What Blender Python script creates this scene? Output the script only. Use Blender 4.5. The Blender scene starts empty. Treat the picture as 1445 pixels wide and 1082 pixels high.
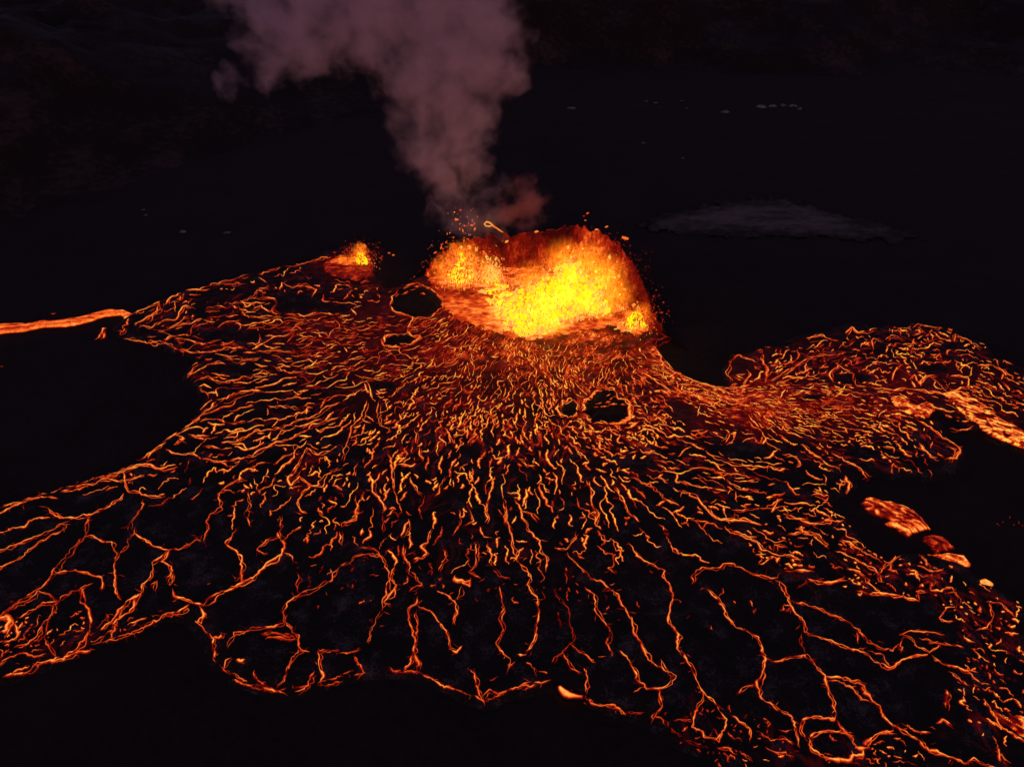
import bpy, bmesh, math, random
import numpy as np
from mathutils import Vector, noise as mnoise
R = math.radians
rng = np.random.default_rng(11)
random.seed(5)
scene = bpy.context.scene
col = scene.collection

# ------------------------------------------------------------------ camera, sky, light
CAM_H, PITCH, FPX, IW, IH = 120.0, R(37.0), 963.0, 1445.0, 1082.0
cam_d = bpy.data.cameras.new("camera")
cam = bpy.data.objects.new("camera", cam_d); col.objects.link(cam)
cam.location = (0, 0, CAM_H)
cam.rotation_euler = (R(90) - PITCH, 0, 0)
cam_d.sensor_width = 36.0
cam_d.lens = 36.0 * FPX / IW
cam_d.clip_end = 6000
scene.camera = cam

w = bpy.data.worlds.new("World"); scene.world = w; w.use_nodes = True
wn = w.node_tree; wn.nodes.clear()
sky = wn.nodes.new("ShaderNodeTexSky"); sky.sky_type = 'NISHITA'; sky.sun_disc = False
sky.sun_elevation = R(2.0); sky.sun_rotation = R(160)
tint = wn.nodes.new("ShaderNodeMix"); tint.data_type = 'RGBA'; tint.blend_type = 'MULTIPLY'
tint.inputs[0].default_value = 1.0; tint.inputs[7].default_value = (.97, 0.60, 1.12, 1)
bg = wn.nodes.new("ShaderNodeBackground"); bg.inputs[1].default_value = 0.108
wo = wn.nodes.new("ShaderNodeOutputWorld")
wn.links.new(sky.outputs[0], tint.inputs[6]); wn.links.new(tint.outputs[2], bg.inputs[0]); wn.links.new(bg.outputs[0], wo.inputs[0])

sun_d = bpy.data.lights.new("dusk_sun", 'SUN'); sun_d.energy = 0.06; sun_d.angle = R(12); sun_d.color = (1.0, 0.62, 0.8)
sun = bpy.data.objects.new("dusk_sun", sun_d); col.objects.link(sun)
sun.rotation_euler = (R(58), 0, R(-28))

scene.view_settings.view_transform = 'Standard'; scene.view_settings.look = 'None'
scene.view_settings.exposure = 0; scene.view_settings.gamma = 1
scene.cycles.volume_bounces = 3
scene.cycles.max_bounces = 5; scene.cycles.diffuse_bounces = 2; scene.cycles.glossy_bounces = 1
scene.cycles.sample_clamp_indirect = 1.0
scene.cycles.volume_step_rate = 1.0
scene.cycles.volume_max_steps = 160
scene.cycles.use_denoising = True

# ------------------------------------------------------------------ helpers
cp, sp_ = math.cos(PITCH), math.sin(PITCH)
def ray(px, py):
    a = (np.asarray(px, float) - IW / 2) / FPX; b = -(np.asarray(py, float) - IH / 2) / FPX
    return a, cp + b * sp_, -sp_ + b * cp
def ground(px, py, z=1.0):
    """world x, y where the sight line through a photo point meets height z"""
    dx, dy, dz = ray(px, py)
    t = (z - CAM_H) / dz
    return dx * t, dy * t
def at(px, py, z=0.0):
    x, y = ground(px, py, z); return Vector((float(x), float(y), z))
def at_y(px, py, Y):
    dx, dy, dz = ray(px, py); t = Y / dy
    return Vector((float(dx * t), float(Y), float(CAM_H + dz * t)))
def to_px(x, y, z):
    rz = z - CAM_H
    dep = y * cp - rz * sp_
    up = y * sp_ + rz * cp
    dep = np.maximum(dep, 1e-3)
    return IW / 2 + FPX * x / dep, IH / 2 - FPX * up / dep

_tab = np.random.default_rng(3).random((256, 256))
def vn(x, y, s=0):
    x = x + s * 17.31; y = y + s * 9.77
    xi = np.floor(x).astype(int); yi = np.floor(y).astype(int)
    fx = x - xi; fy = y - yi; fx = fx * fx * (3 - 2 * fx); fy = fy * fy * (3 - 2 * fy)
    a = _tab[xi & 255, yi & 255]; b = _tab[(xi + 1) & 255, yi & 255]; c = _tab[xi & 255, (yi + 1) & 255]; d = _tab[(xi + 1) & 255, (yi + 1) & 255]
    return (a * (1 - fx) + b * fx) * (1 - fy) + (c * (1 - fx) + d * fx) * fy
def fbm(x, y, s=0, o=4):
    v = 0; a = .5; t = 0
    for i in range(o):
        v = v + a * vn(x * 2 ** i, y * 2 ** i, s + i); t += a; a *= .55
    return v / t
def sstep(a, b, v):
    t = np.clip((v - a) / (b - a), 0, 1); return t * t * (3 - 2 * t)
def inside(poly, x, y):
    r = np.zeros(x.shape, bool); n = len(poly)
    for i in range(n):
        x1, y1 = poly[i]; x2, y2 = poly[(i + 1) % n]
        if y1 == y2: continue
        c = ((y1 > y) != (y2 > y)) & (x < (x2 - x1) * (y - y1) / (y2 - y1) + x1)
        r ^= c
    return r
def edge_dist(poly, x, y):
    d = np.full(x.shape, 1e9); n = len(poly)
    for i in range(n):
        x1, y1 = poly[i]; x2, y2 = poly[(i + 1) % n]
        vx, vy = x2 - x1, y2 - y1; L = vx * vx + vy * vy + 1e-9
        t = np.clip(((x - x1) * vx + (y - y1) * vy) / L, 0, 1)
        d = np.minimum(d, (x - x1 - t * vx) ** 2 + (y - y1 - t * vy) ** 2)
    return np.sqrt(d)

def link(o, parent=None):
    col.objects.link(o)
    if parent: o.parent = parent
    return o
def tag(o, label=None, cat=None, group=None, kind=None):
    if label: o["label"] = label
    if cat: o["category"] = cat
    if group: o["group"] = group
    if kind: o["kind"] = kind
    return o
def empty(name, loc=(0, 0, 0)):
    o = bpy.data.objects.new(name, None); o.location = loc; o.empty_display_size = 2
    return link(o)
def mesh_np(name, V, F, mat, parent=None, attrs=None, smooth=True):
    """V (n,3), F (m,k) with one k -> one mesh object; V is in world space, moved into the parent's frame"""
    V = np.asarray(V, np.float32).copy(); F = np.asarray(F, np.int32)
    if parent is not None: V -= np.array(parent.location, np.float32)
    me = bpy.data.meshes.new(name)
    k = F.shape[1]
    me.vertices.add(len(V)); me.vertices.foreach_set("co", V.ravel())
    me.loops.add(F.size); me.loops.foreach_set("vertex_index", F.ravel())
    me.polygons.add(len(F)); me.polygons.foreach_set("loop_start", np.arange(0, F.size, k, dtype=np.int32))
    me.update(calc_edges=True)
    me.polygons.foreach_set("use_smooth", np.full(len(F), smooth))
    for an, av in (attrs or {}).items():
        a = me.attributes.new(an, 'FLOAT', 'POINT'); a.data.foreach_set("value", np.asarray(av, np.float32).ravel())
    me.materials.append(mat); me.validate()
    return link(bpy.data.objects.new(name, me), parent)

# ------------------------------------------------------------------ materials
RAMP = [(0.0, (0, 0, 0)), (.12, (.035, 0, 0)), (.26, (.17, .003, .0005)), (.42, (.50, .028, .003)), (.56, (.95, .12, .012)),
        (.70, (1, .27, .035)), (.82, (1, .47, .095)), (.90, (1, .62, .045)), (.95, (1, .80, .006)), (1.0, (1, .95, .002))]
class NT:
    def __init__(s, name):
        s.m = bpy.data.materials.new(name); s.m.use_nodes = True; s.t = s.m.node_tree; s.t.nodes.clear()
        s.out = s.t.nodes.new("ShaderNodeOutputMaterial")
        s.m.cycles.emission_sampling = 'NONE'
    def n(s, typ, **kw):
        nd = s.t.nodes.new(typ)
        for k, v in kw.items(): setattr(nd, k, v)
        return nd
    def lk(s, a, b): s.t.links.new(a, b)
    def put(s, sock, v):
        if isinstance(v, (int, float, tuple)): sock.default_value = v
        else: s.lk(v, sock)
    def math(s, op, a, b=0.0, c=None, clamp=False):
        nd = s.n("ShaderNodeMath", operation=op, use_clamp=clamp)
        s.put(nd.inputs[0], a); s.put(nd.inputs[1], b)
        if c is not None: s.put(nd.inputs[2], c)
        return nd.outputs[0]
    def vmath(s, op, a, b=None):
        nd = s.n("ShaderNodeVectorMath", operation=op); s.put(nd.inputs[0], a)
        if b is not None: s.put(nd.inputs[1], b)
        return nd
    def maprange(s, v, a, b, c, d, typ='SMOOTHSTEP'):
        nd = s.n("ShaderNodeMapRange", interpolation_type=typ)
        s.put(nd.inputs[0], v)
        for i, q in enumerate((a, b, c, d)): nd.inputs[i + 1].default_value = q
        return nd.outputs[0]
    def pos(s): return s.n("ShaderNodeNewGeometry").outputs["Position"]
    def noise(s, vec, scale, detail=4, rough=.6, dist=0.0):
        nd = s.n("ShaderNodeTexNoise"); s.lk(vec, nd.inputs["Vector"])
        nd.inputs["Scale"].default_value = scale; nd.inputs["Detail"].default_value = detail
        nd.inputs["Roughness"].default_value = rough; nd.inputs["Distortion"].default_value = dist
        return nd.outputs["Fac"]
    def attr(s, name): return s.n("ShaderNodeAttribute", attribute_name=name).outputs["Fac"]
    def heat_ramp(s, h):
        nd = s.n("ShaderNodeValToRGB"); cr = nd.color_ramp
        cr.elements[0].position = 0; cr.elements[0].color = (*RAMP[0][1], 1); cr.elements[1].position = 1; cr.elements[1].color = (*RAMP[-1][1], 1)
        for p, c in RAMP[1:-1]: e = cr.elements.new(p); e.color = (*c, 1)
        s.lk(h, nd.inputs[0]); return nd.outputs[0]

def rock_mat(name, c1, c2, scale=.12, lo=.45, hi=.7, glow=False, bump=.6, rough=.9, fade=False, stretch=(1, 1, 1)):
    s = NT(name); p = s.vmath('MULTIPLY', s.pos(), stretch).outputs[0]
    n1 = s.noise(p, scale, 6, .62); n2 = s.noise(p, scale * 9, 4, .6)
    f = s.maprange(s.math('ADD', s.math('MULTIPLY', n1, .6), s.math('MULTIPLY', n2, .4)), lo, hi, 0, 1)
    if fade: f = s.math('MULTIPLY', f, s.attr("melt"))
    mx = s.n("ShaderNodeMix", data_type='RGBA'); s.lk(f, mx.inputs[0]); mx.inputs[6].default_value = (*c1, 1); mx.inputs[7].default_value = (*c2, 1)
    b = s.n("ShaderNodeBsdfPrincipled"); s.lk(mx.outputs[2], b.inputs["Base Color"]); b.inputs["Roughness"].default_value = rough
    b.inputs["Specular IOR Level"].default_value = .25
    bp = s.n("ShaderNodeBump"); bp.inputs["Strength"].default_value = bump; bp.inputs["Distance"].default_value = 1.0
    s.lk(s.math('ADD', n1, s.math('MULTIPLY', n2, .35)), bp.inputs["Height"]); s.lk(bp.outputs[0], b.inputs["Normal"])
    if glow:
        h = s.attr("melt")
        a = s.noise(p, .55, 4, .65); c = s.noise(p, 2.1, 3, .6)
        k = s.math('ADD', s.math('MULTIPLY', a, 1.3), s.math('MULTIPLY', c, 1.0))
        k = s.maprange(k, .80, 1.50, 0.45, 1.45, 'LINEAR')
        hh = s.math('MULTIPLY', h, k, clamp=True)
        s.lk(s.heat_ramp(hh), b.inputs["Emission Color"]); b.inputs["Emission Strength"].default_value = 1.0
    s.lk(b.outputs[0], s.out.inputs[0])
    return s.m

def lava_mat(name, scale=1.4, lo=.55, amp=.9, specks=False, stretch=(1, 1, 1), strength=1.0, crisp=0.0):
    s = NT(name); p = s.vmath('MULTIPLY', s.pos(), stretch).outputs[0]
    h = s.attr("melt")
    a = s.noise(p, scale, 4, .6, .3); c = s.noise(p, scale * .22, 2, .5)
    k = s.math('ADD', lo, s.math('MULTIPLY', s.math('ADD', s.math('MULTIPLY', a, .72), s.math('MULTIPLY', c, .28)), amp))
    hh = s.math('MULTIPLY', h, k, clamp=True)
    if crisp: hh = s.math('MULTIPLY', hh, s.maprange(a, .5 - crisp, .5 + crisp * .4, .35, 1.12), clamp=True)
    if specks:
        d = s.noise(p, scale * 1.7, 2, .5)
        hh = s.math('MULTIPLY', hh, s.maprange(d, .23, .31, .45, 1.0), clamp=True)
    b = s.n("ShaderNodeBsdfPrincipled"); b.inputs["Base Color"].default_value = (.012, .010, .012, 1); b.inputs["Roughness"].default_value = .8
    b.inputs["Specular IOR Level"].default_value = .2
    s.lk(s.heat_ramp(hh), b.inputs["Emission Color"]); b.inputs["Emission Strength"].default_value = strength
    s.lk(b.outputs[0], s.out.inputs[0]); return s.m

M_ground = rock_mat("dark_ground", (.020, .0150, .0125), (.034, .025, .021), .05, .4, .7)
M_crust = rock_mat("lava_crust", (.018, .017, .015), (.11, .095, .092), .25, .50, .66, glow=True)  # pale blotches put sky reflections on the crust into its base colour
M_wall = lava_mat("crater_wall_lava", .7, -.15, 2.1, stretch=(1.5, 1.0, .55))
M_crack = lava_mat("glowing_crack", 1.3, .42, 1.12)
M_strand = lava_mat("glowing_wrinkle", 1.9, .55, 1.1)
M_stream = lava_mat("molten_stream", 1.1, .45, 1.05)
M_core = lava_mat("fountain_core", 1.6, .68, .62, specks=True)
M_lobe = lava_mat("braided_lava", 1.7, .40, 1.2)
M_lake = lava_mat("lava_lake_skin", .35, .05, 1.75, stretch=(.8, 1.2, 1))
M_veil = lava_mat("fountain_veil", 1.3, .35, 1.25)
M_drop = lava_mat("molten_spatter", 1.0, .8, .4)
M_hill = rock_mat("hill_rock", (.015, .013, .011), (.055, .044, .040), .03, .46, .68)
M_grey = rock_mat("pale_ash_ground", (.030, .026, .022), (.17, .145, .13), .08, .36, .60, fade=True, stretch=(.45, 1.6, 1))
M_snow = rock_mat("old_snow", (.16, .14, .14), (.34, .30, .30), .3, .4, .6)
M_island = rock_mat("island_rock", (.018, .016, .014), (.03, .026, .024), .2, .4, .7)

# ------------------------------------------------------------------ shape of the lava field (outline traced on the ground)
OUT = [(-90, 742), (0, 715), (40, 704), (80, 692), (115, 680), (150, 670), (185, 656), (205, 650), (232, 622), (262, 603), (276, 590), (288, 566), (283, 548),
       (262, 534), (268, 516), (283, 510), (270, 496), (232, 488), (205, 478), (172, 472), (163, 460), (178, 447), (215, 430), (250, 414), (300, 399), (345, 387), (390, 377),
       (440, 367), (460, 352), (500, 350), (527, 362), (528, 386), (545, 408), (575, 400), (600, 386), (612, 366), (640, 352), (700, 345), (780, 340), (850, 345),
       (890, 375), (912, 410), (925, 440), (935, 466), (948, 474), (926, 484), (936, 506), (950, 522), (975, 534), (1010, 546), (1030, 545), (1024, 520), (1035, 500),
       (1060, 498), (1075, 490), (1100, 488), (1135, 472), (1170, 466), (1195, 458), (1240, 462), (1285, 456), (1335, 458), (1352, 468), (1388, 482), (1410, 505),
       (1450, 520), (1520, 560), (1520, 650), (1445, 630), (1400, 616), (1360, 594), (1325, 575), (1300, 575), (1330, 610), (1358, 632), (1352, 650), (1320, 672), (1270, 665),
       (1230, 664), (1200, 690), (1180, 694), (1165, 705), (1195, 730), (1210, 760), (1250, 790), (1300, 782), (1350, 790), (1385, 822), (1445, 850), (1560, 900), (1560, 1180),
       (1020, 1180), (1000, 1062), (960, 1045), (925, 1012), (885, 1006), (830, 985), (790, 962), (720, 977), (685, 993), (640, 972), (590, 952), (540, 946),
       (500, 950), (430, 972), (395, 978), (330, 956), (300, 930), (290, 900), (270, 873), (240, 866), (200, 876), (150, 897), (115, 915), (60, 936), (0, 955), (-90, 985)]
_o = []; _r = np.random.default_rng(77)
for _i in range(len(OUT)):
    _a, _b = np.array(OUT[_i], float), np.array(OUT[(_i + 1) % len(OUT)], float); _o.append(tuple(_a))
    if 0 <= _a[0] <= 1445 and _a[1] < 1080:
        _m = max(1, int(np.hypot(*(_b - _a)) / 12)); _w = 7.0 if (_a[0] > 1080 and _a[1] < 700) else (0.0 if 500 < _a[0] < 1075 and _a[1] < 560 else 2.2)
        for _k in range(1, _m): _o.append(tuple(_a + (_b - _a) * _k / _m + _r.normal(0, 1, 2) * [_w, _w * .55]))
OUT = _o
OUTW = [tuple(float(c) for c in ground(a, b, .6)) for a, b in OUT]
GX0, GX1, GY0, GY1, GS = -330.0, 330.0, 22.0, 270.0, 1.0
gx = np.arange(GX0, GX1, GS); gy = np.arange(GY0, GY1, GS)
XX, YY = np.meshgrid(gx, gy)
IN = inside(OUTW, XX, YY); SD = edge_dist(OUTW, XX, YY) * np.where(IN, 1, -1)
ZZ = -.8 + 1.9 * sstep(-3.0, 2.2, SD) + sstep(-1, 4, SD) * ((fbm(XX / 14, YY / 14, 1, 3) - .5) * 1.2 + (fbm(XX / 3.2, YY / 3.2, 5, 2) - .5) * .35)
def surf(x, y):
    u = np.clip((x - GX0) / GS, 0, len(gx) - 1.001); v = np.clip((y - GY0) / GS, 0, len(gy) - 1.001)
    i = u.astype(int); j = v.astype(int); fu = u - i; fv = v - j
    z = (ZZ[j, i] * (1 - fu) + ZZ[j, i + 1] * fu) * (1 - fv) + (ZZ[j + 1, i] * (1 - fu) + ZZ[j + 1, i + 1] * fu) * fv
    return np.maximum(z, 0.0)

HOLES = [[(552, 432), (556, 420), (566, 409), (590, 404), (612, 412), (624, 424), (620, 437), (606, 446), (585, 447), (562, 442)],
         [(541, 480), (548, 474), (575, 472), (590, 477), (578, 485), (556, 488), (544, 487)],
         [(791, 578), (797, 567), (806, 565), (812, 572), (812, 584), (802, 589), (792, 584)],
         [(822, 582), (828, 566), (836, 558), (848, 553), (862, 551), (868, 558), (880, 566), (888, 574), (886, 588), (880, 593), (858, 596), (838, 593)]]
def ragged(poly, amp, seed):
    r = np.random.default_rng(seed); out = []
    for i in range(len(poly)):
        a, b = np.array(poly[i], float), np.array(poly[(i + 1) % len(poly)], float)
        for t in (0, .33, .66): out.append(tuple(a * (1 - t) + b * t + r.normal(0, 1, 2) * [amp, amp * .6]))
    return out
HOLES = [ragged(HOLES[0], 1.5, 1), ragged(HOLES[1], 1.0, 2), ragged(HOLES[2], 1.1, 3), ragged(HOLES[3], 1.8, 4)]
VOIDS = [(422, 426, 40, 12), (300, 417, 28, 8), (330, 473, 42, 8), (335, 520, 26, 7), (470, 436, 26, 6), (365, 500, 20, 5), (1040, 634, 42, 10), (1196, 534, 34, 6), (1215, 640, 24, 6), (500, 640, 18, 10), (590, 690, 18, 12),
         (380, 640, 26, 10), (640, 700, 14, 12), (830, 700, 20, 12), (900, 655, 22, 6), (980, 700, 28, 9), (1120, 660, 20, 6), (540, 545, 16, 5), (750, 745, 22, 14), (660, 640, 12, 8), (1320, 520, 20, 6), (1150, 560, 14, 3)]
def void(px, py):
    v = np.zeros(np.shape(px))
    w_ = (fbm(px / 9, py / 6, 91, 3) - .5) * 1.6
    for a, b, c, d in VOIDS: v = np.maximum(v, sstep(1.25, .85, np.sqrt(((px - a) / c) ** 2 + ((py - b) / d) ** 2) + w_ * .5))
    return v
def in_hole(px, py, grow=1.0):
    r = np.zeros(np.shape(px), bool)
    for h in HOLES:
        c = np.mean(h, 0); hh = [(c[0] + (a - c[0]) * grow, c[1] + (b - c[1]) * grow) for a, b in h]
        r |= inside(hh, px, py)
    return r

# broad warmth of the crust: (cx, cy, rx, ry, heat)
WARM = [(820, 474, 90, 14, .55), (745, 440, 170, 40, .52), (760, 500, 230, 40, .42), (740, 560, 190, 40, .26), (640, 420, 70, 30, .45), (930, 510, 50, 30, .48), (1000, 555, 60, 18, .50),
        (1075, 572, 90, 36, .52), (1180, 575, 120, 30, .36), (850, 575, 80, 40, .34), (520, 465, 130, 30, .22),
        (500, 375, 40, 12, .55), (1260, 545, 120, 30, .2), (1390, 585, 40, 20, .2)]
def warmth(px, py):
    h = np.zeros(np.shape(px))
    for cx, cy, rx, ry, q in WARM:
        h = np.maximum(h, q * np.clip(1.25 * np.exp(-(((px - cx) / rx) ** 2 + ((py - cy) / ry) ** 2)), 0, 1))
    return h

# ------------------------------------------------------------------ flow directions on the field
FLOW = np.array([(560,420,-1,.2),(450,400,-1,.15),(350,400,-1,.15),(250,450,-1,.3),(500,470,-1,.1),(400,500,-1,.12),(300,520,-1,.15),(580,500,-1,.25),(520,540,-1,.3),
 (420,560,-1,.3),(340,590,-1,.35),(300,640,-1,.3),(620,530,-.8,.6),(560,580,-.8,.6),(480,620,-.8,.7),(400,660,-.8,.7),(350,720,-.5,1),(200,700,-1,.5),(100,740,-1,.5),
 (250,800,-.6,.8),(60,850,-.8,.6),(680,500,-.5,.8),(640,560,-.6,.9),(600,620,-.35,1),(540,660,-.45,1),(480,720,-.4,1),(430,800,-.4,.9),(700,560,-.3,1),(680,640,-.25,1),
 (640,720,-.25,1),(600,800,-.15,1),(740,520,0,1),(750,600,0,1),(740,700,.05,1),(730,800,.05,1),(700,900,0,1),(800,490,-.6,1),(850,500,-.7,.8),(900,490,.9,.5),(780,640,.25,1),(800,740,.3,1),
 (850,680,.6,.9),(790,545,.5,.8),(830,605,.8,.5),(880,620,.9,.4),(900,680,.9,.45),(960,740,.85,.5),(900,800,.45,1),(960,880,.4,1),(850,880,.25,1),(1050,700,1,.3),(1000,640,1,.3),
 (950,530,.9,.4),(1000,560,.95,.35),(1060,560,1,.1),(1080,600,.8,.6),(1150,600,1,.3),(1120,545,1,0),(1150,500,.8,-.6),(1250,490,1,.15),(1200,560,1,.1),(1300,550,1,.4),
 (1400,590,1,.5),(1300,620,.8,.5),(1150,680,.9,.5),(1200,760,.9,.4),(1300,820,1,.4),(1100,800,.9,.5),(1050,900,.5,1),(1200,900,.9,.5),(1400,900,.8,.7),(1400,1020,.8,.8),(1250,1020,.8,.6)], float)
FLOW[:, 2:] /= np.linalg.norm(FLOW[:, 2:], axis=1)[:, None]
def flow(px, py):
    ax = np.zeros(px.shape); ay = np.zeros(px.shape)
    for cx, cy, dx, dy in FLOW:
        k = 1.0 / ((px - cx) ** 2 + (py - cy) ** 2 + 120) ** 1.6
        ax += k * dx; ay += k * dy
    L = np.sqrt(ax * ax + ay * ay) + 1e-12
    return ax / L, ay / L

# ------------------------------------------------------------------ ribbons: low glowing welts, hot along the crest, edges sunk in the crust
OFF = np.array([-1.3, -.44, 0, .44, 1.3]); HT = np.array([0, .58, 1, .58, 0]); ZT = np.array([-.35, .07, .20, .07, -.35])
def ribbons(PX, PY, W, H, lift=0.0, zf=None):
    """PX,PY,W(half width, m),H: (N,K) -> verts, faces, heat"""
    x, y = ground(PX, PY, 1.0)
    tx = np.gradient(x, axis=1); ty = np.gradient(y, axis=1); L = np.sqrt(tx * tx + ty * ty) + 1e-6
    nx, ny = -ty / L, tx / L
    X = x[..., None] + nx[..., None] * OFF * W[..., None]; Y = y[..., None] + ny[..., None] * OFF * W[..., None]
    zs = surf(x, y)[..., None] if zf is None else zf(x, y)[..., None]
    sc = np.clip(W / .55, .35, 1.3)[..., None]
    Z = zs + ZT * sc + .10 + lift
    Hh = H[..., None] * HT
    N, K = PX.shape
    V = np.stack([X, Y, Z], -1).reshape(-1, 3)
    idx = np.arange(N * K * 5).reshape(N, K, 5)
    F = np.stack([idx[:, :-1, :-1], idx[:, :-1, 1:], idx[:, 1:, 1:], idx[:, 1:, :-1]], -1).reshape(-1, 4)
    return V, F, Hh.reshape(-1)
def merge(parts):
    V = []; F = []; H = []; o = 0
    for v, f, h in parts: V.append(v); F.append(f + o); H.append(h); o += len(v)
    return np.concatenate(V), np.concatenate(F), np.concatenate(H)
def m_per_px(px, py):
    dx, dy, dz = ray(px, py); t = (1.0 - CAM_H) / dz
    return t / FPX * 1.0

OCC = np.zeros((1300, 1800), bool)        # 1 px cells over the traced area, margin 150
def occ_mark(x, y, rx, ry):
    i = int(y) + 60; j = int(x) + 150; a = max(1, int(round(ry))); c = max(1, int(round(rx)))
    OCC[max(i - a, 0):i + a + 1, max(j - c, 0):j + c + 1] = True
def occ_hit(x, y):
    i = int(y) + 60; j = int(x) + 150
    return i < 0 or j < 0 or i >= 1300 or j >= 1800 or OCC[i, j]
def strands(n, cx, cy, rx, ry, lo, hi, wpx, melt, jit, cross, clump, gap):
    K = 9 if hi < 30 else 14
    th = rng.random(n * 4) * 2 * np.pi; rr = np.sqrt(rng.random(n * 4)) * 1.15
    x = cx + rx * rr * np.cos(th); y = cy + ry * rr * np.sin(th)
    dens = fbm(x / 26, y / 17, 7, 2)
    ok = inside(OUT, x, y) & ~in_hole(x, y, 1.08) & (void(x, y) < .5) & (rng.random(n * 4) < np.clip((dens - .5) * 6 * clump + .8, .03, 1)) & (rng.random(n * 4) > rr ** 3 - .35)
    x = x[ok][:n]; y = y[ok][:n]; N = len(x)
    ln = (lo + (hi - lo) * rng.random(N) ** 1.6); st = ln / (K - 1)
    gapv = .50 + 1.4 * sstep(.42, .72, fbm(x / 30, y / 18, 77, 3))
    side = np.where(rng.random(N) < cross, np.where(rng.random(N) < .5, 1, -1) * (.7 + .7 * rng.random(N)), 0)
    st = st * np.where(side != 0, .7, 1.0)
    ANG = np.zeros((N, K)); ang = rng.normal(0, jit * .8, N)
    for k in range(1, K):
        ang = ang * .5 + rng.normal(0, jit, N); ANG[:, k] = ang + side
    PX = np.zeros((N, K)); PY = np.zeros((N, K)); good = np.zeros(N, bool); tt = np.linspace(0, 1, K); tips = []
    gxs, gys = FXG, FYG
    for i in range(N):
        g = gap * (.5 + .7 * dens_gap[i % 997]) * gapv[i]; px, py = x[i], y[i]; skip = 0.0
        if tips and rng_s[(i * 7) % 4096] < .72:          # branch off, or carry on from, a crack already there
            ti = int(rng_s[(i * 13) % 4096] * len(tips)); tx_, ty_ = tips.pop(ti)
            if abs(tx_ - cx) < rx * 1.25 and abs(ty_ - cy) < ry * 1.3: px, py = tx_, ty_; skip = g * 1.25 + 1.5
        if not skip and occ_hit(px, py): continue
        pts = [(px, py)]; d = 0.0; hit = False
        for k in range(1, K):
            iy = min(max(int(py / 8) + 10, 0), gxs.shape[0] - 1); ix = min(max(int(px / 8) + 20, 0), gxs.shape[1] - 1)
            fx, fy = gxs[iy, ix], gys[iy, ix]; an = ANG[i, k] + (.55 * (1 if i % 2 else -1) if skip and k < 4 else 0); c, s_ = math.cos(an), math.sin(an)
            px += (fx * c - fy * s_) * st[i]; py += (fx * s_ + fy * c) * st[i] * .85; d += st[i]
            if not okmap(px, py): break
            pts.append((px, py))
            if d > skip and occ_hit(px, py): hit = True; break
        if len(pts) < 3 or d < max(lo * .45, skip + 1.5): continue
        for q in pts: occ_mark(q[0], q[1], g, g * .55)
        tips += [pts[-1], pts[len(pts) // 2]] if not hit else [pts[len(pts) // 2]]
        pp = np.array(pts); q = np.linspace(0, len(pts) - 1, K); PX[i] = np.interp(q, np.arange(len(pts)), pp[:, 0]); PY[i] = np.interp(q, np.arange(len(pts)), pp[:, 1]); good[i] = True
    PX, PY, x, y = PX[good], PY[good], x[good], y[good]; N = len(x)
    t = tt[None, :]
    prof = np.clip(np.sin(np.pi * t) ** .5, .5, 1)
    mid = fbm(x / 38, y / 26, 21, 3)[:, None]; ln_k = np.clip(st[good] * K / (hi + 1), 0, 1)[:, None]
    q = (.62 + .52 * rng.random((N, 1)) + (mid - .5) * 1.5 + .25 * (ln_k - .5)) * melt
    H = np.clip(q, .22, .92) * (.7 + .3 * prof) * (.74 + .4 * rng.random((N, K)))
    W = m_per_px(PX, PY) * wpx * (.45 + 1.05 * rng.random((N, 1)) ** 1.5) * prof * (.7 + .6 * rng.random((N, K)))
    return ribbons(PX, PY, W, H, lift=rng.random((N, 1, 1)) * .05)
dens_gap = np.random.default_rng(9).random(997); rng_s = np.random.default_rng(19).random(4096)
_ax = (np.arange(230) - 20) * 8 + 4.0; _ay = (np.arange(170) - 10) * 8 + 4.0; _AX, _AY = np.meshgrid(_ax, _ay); FXG, FYG = flow(_AX, _AY)
_bx, _by = np.meshgrid(np.arange(1800) - 150.0, np.arange(1300) - 60.0); OKM = inside(OUT, _bx, _by) & ~in_hole(_bx, _by, 1.02) & (void(_bx, _by) < .5)
def okmap(x, y):
    i = int(y) + 60; j = int(x) + 150; return 0 <= i < 1300 and 0 <= j < 1800 and OKM[i, j]


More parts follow.
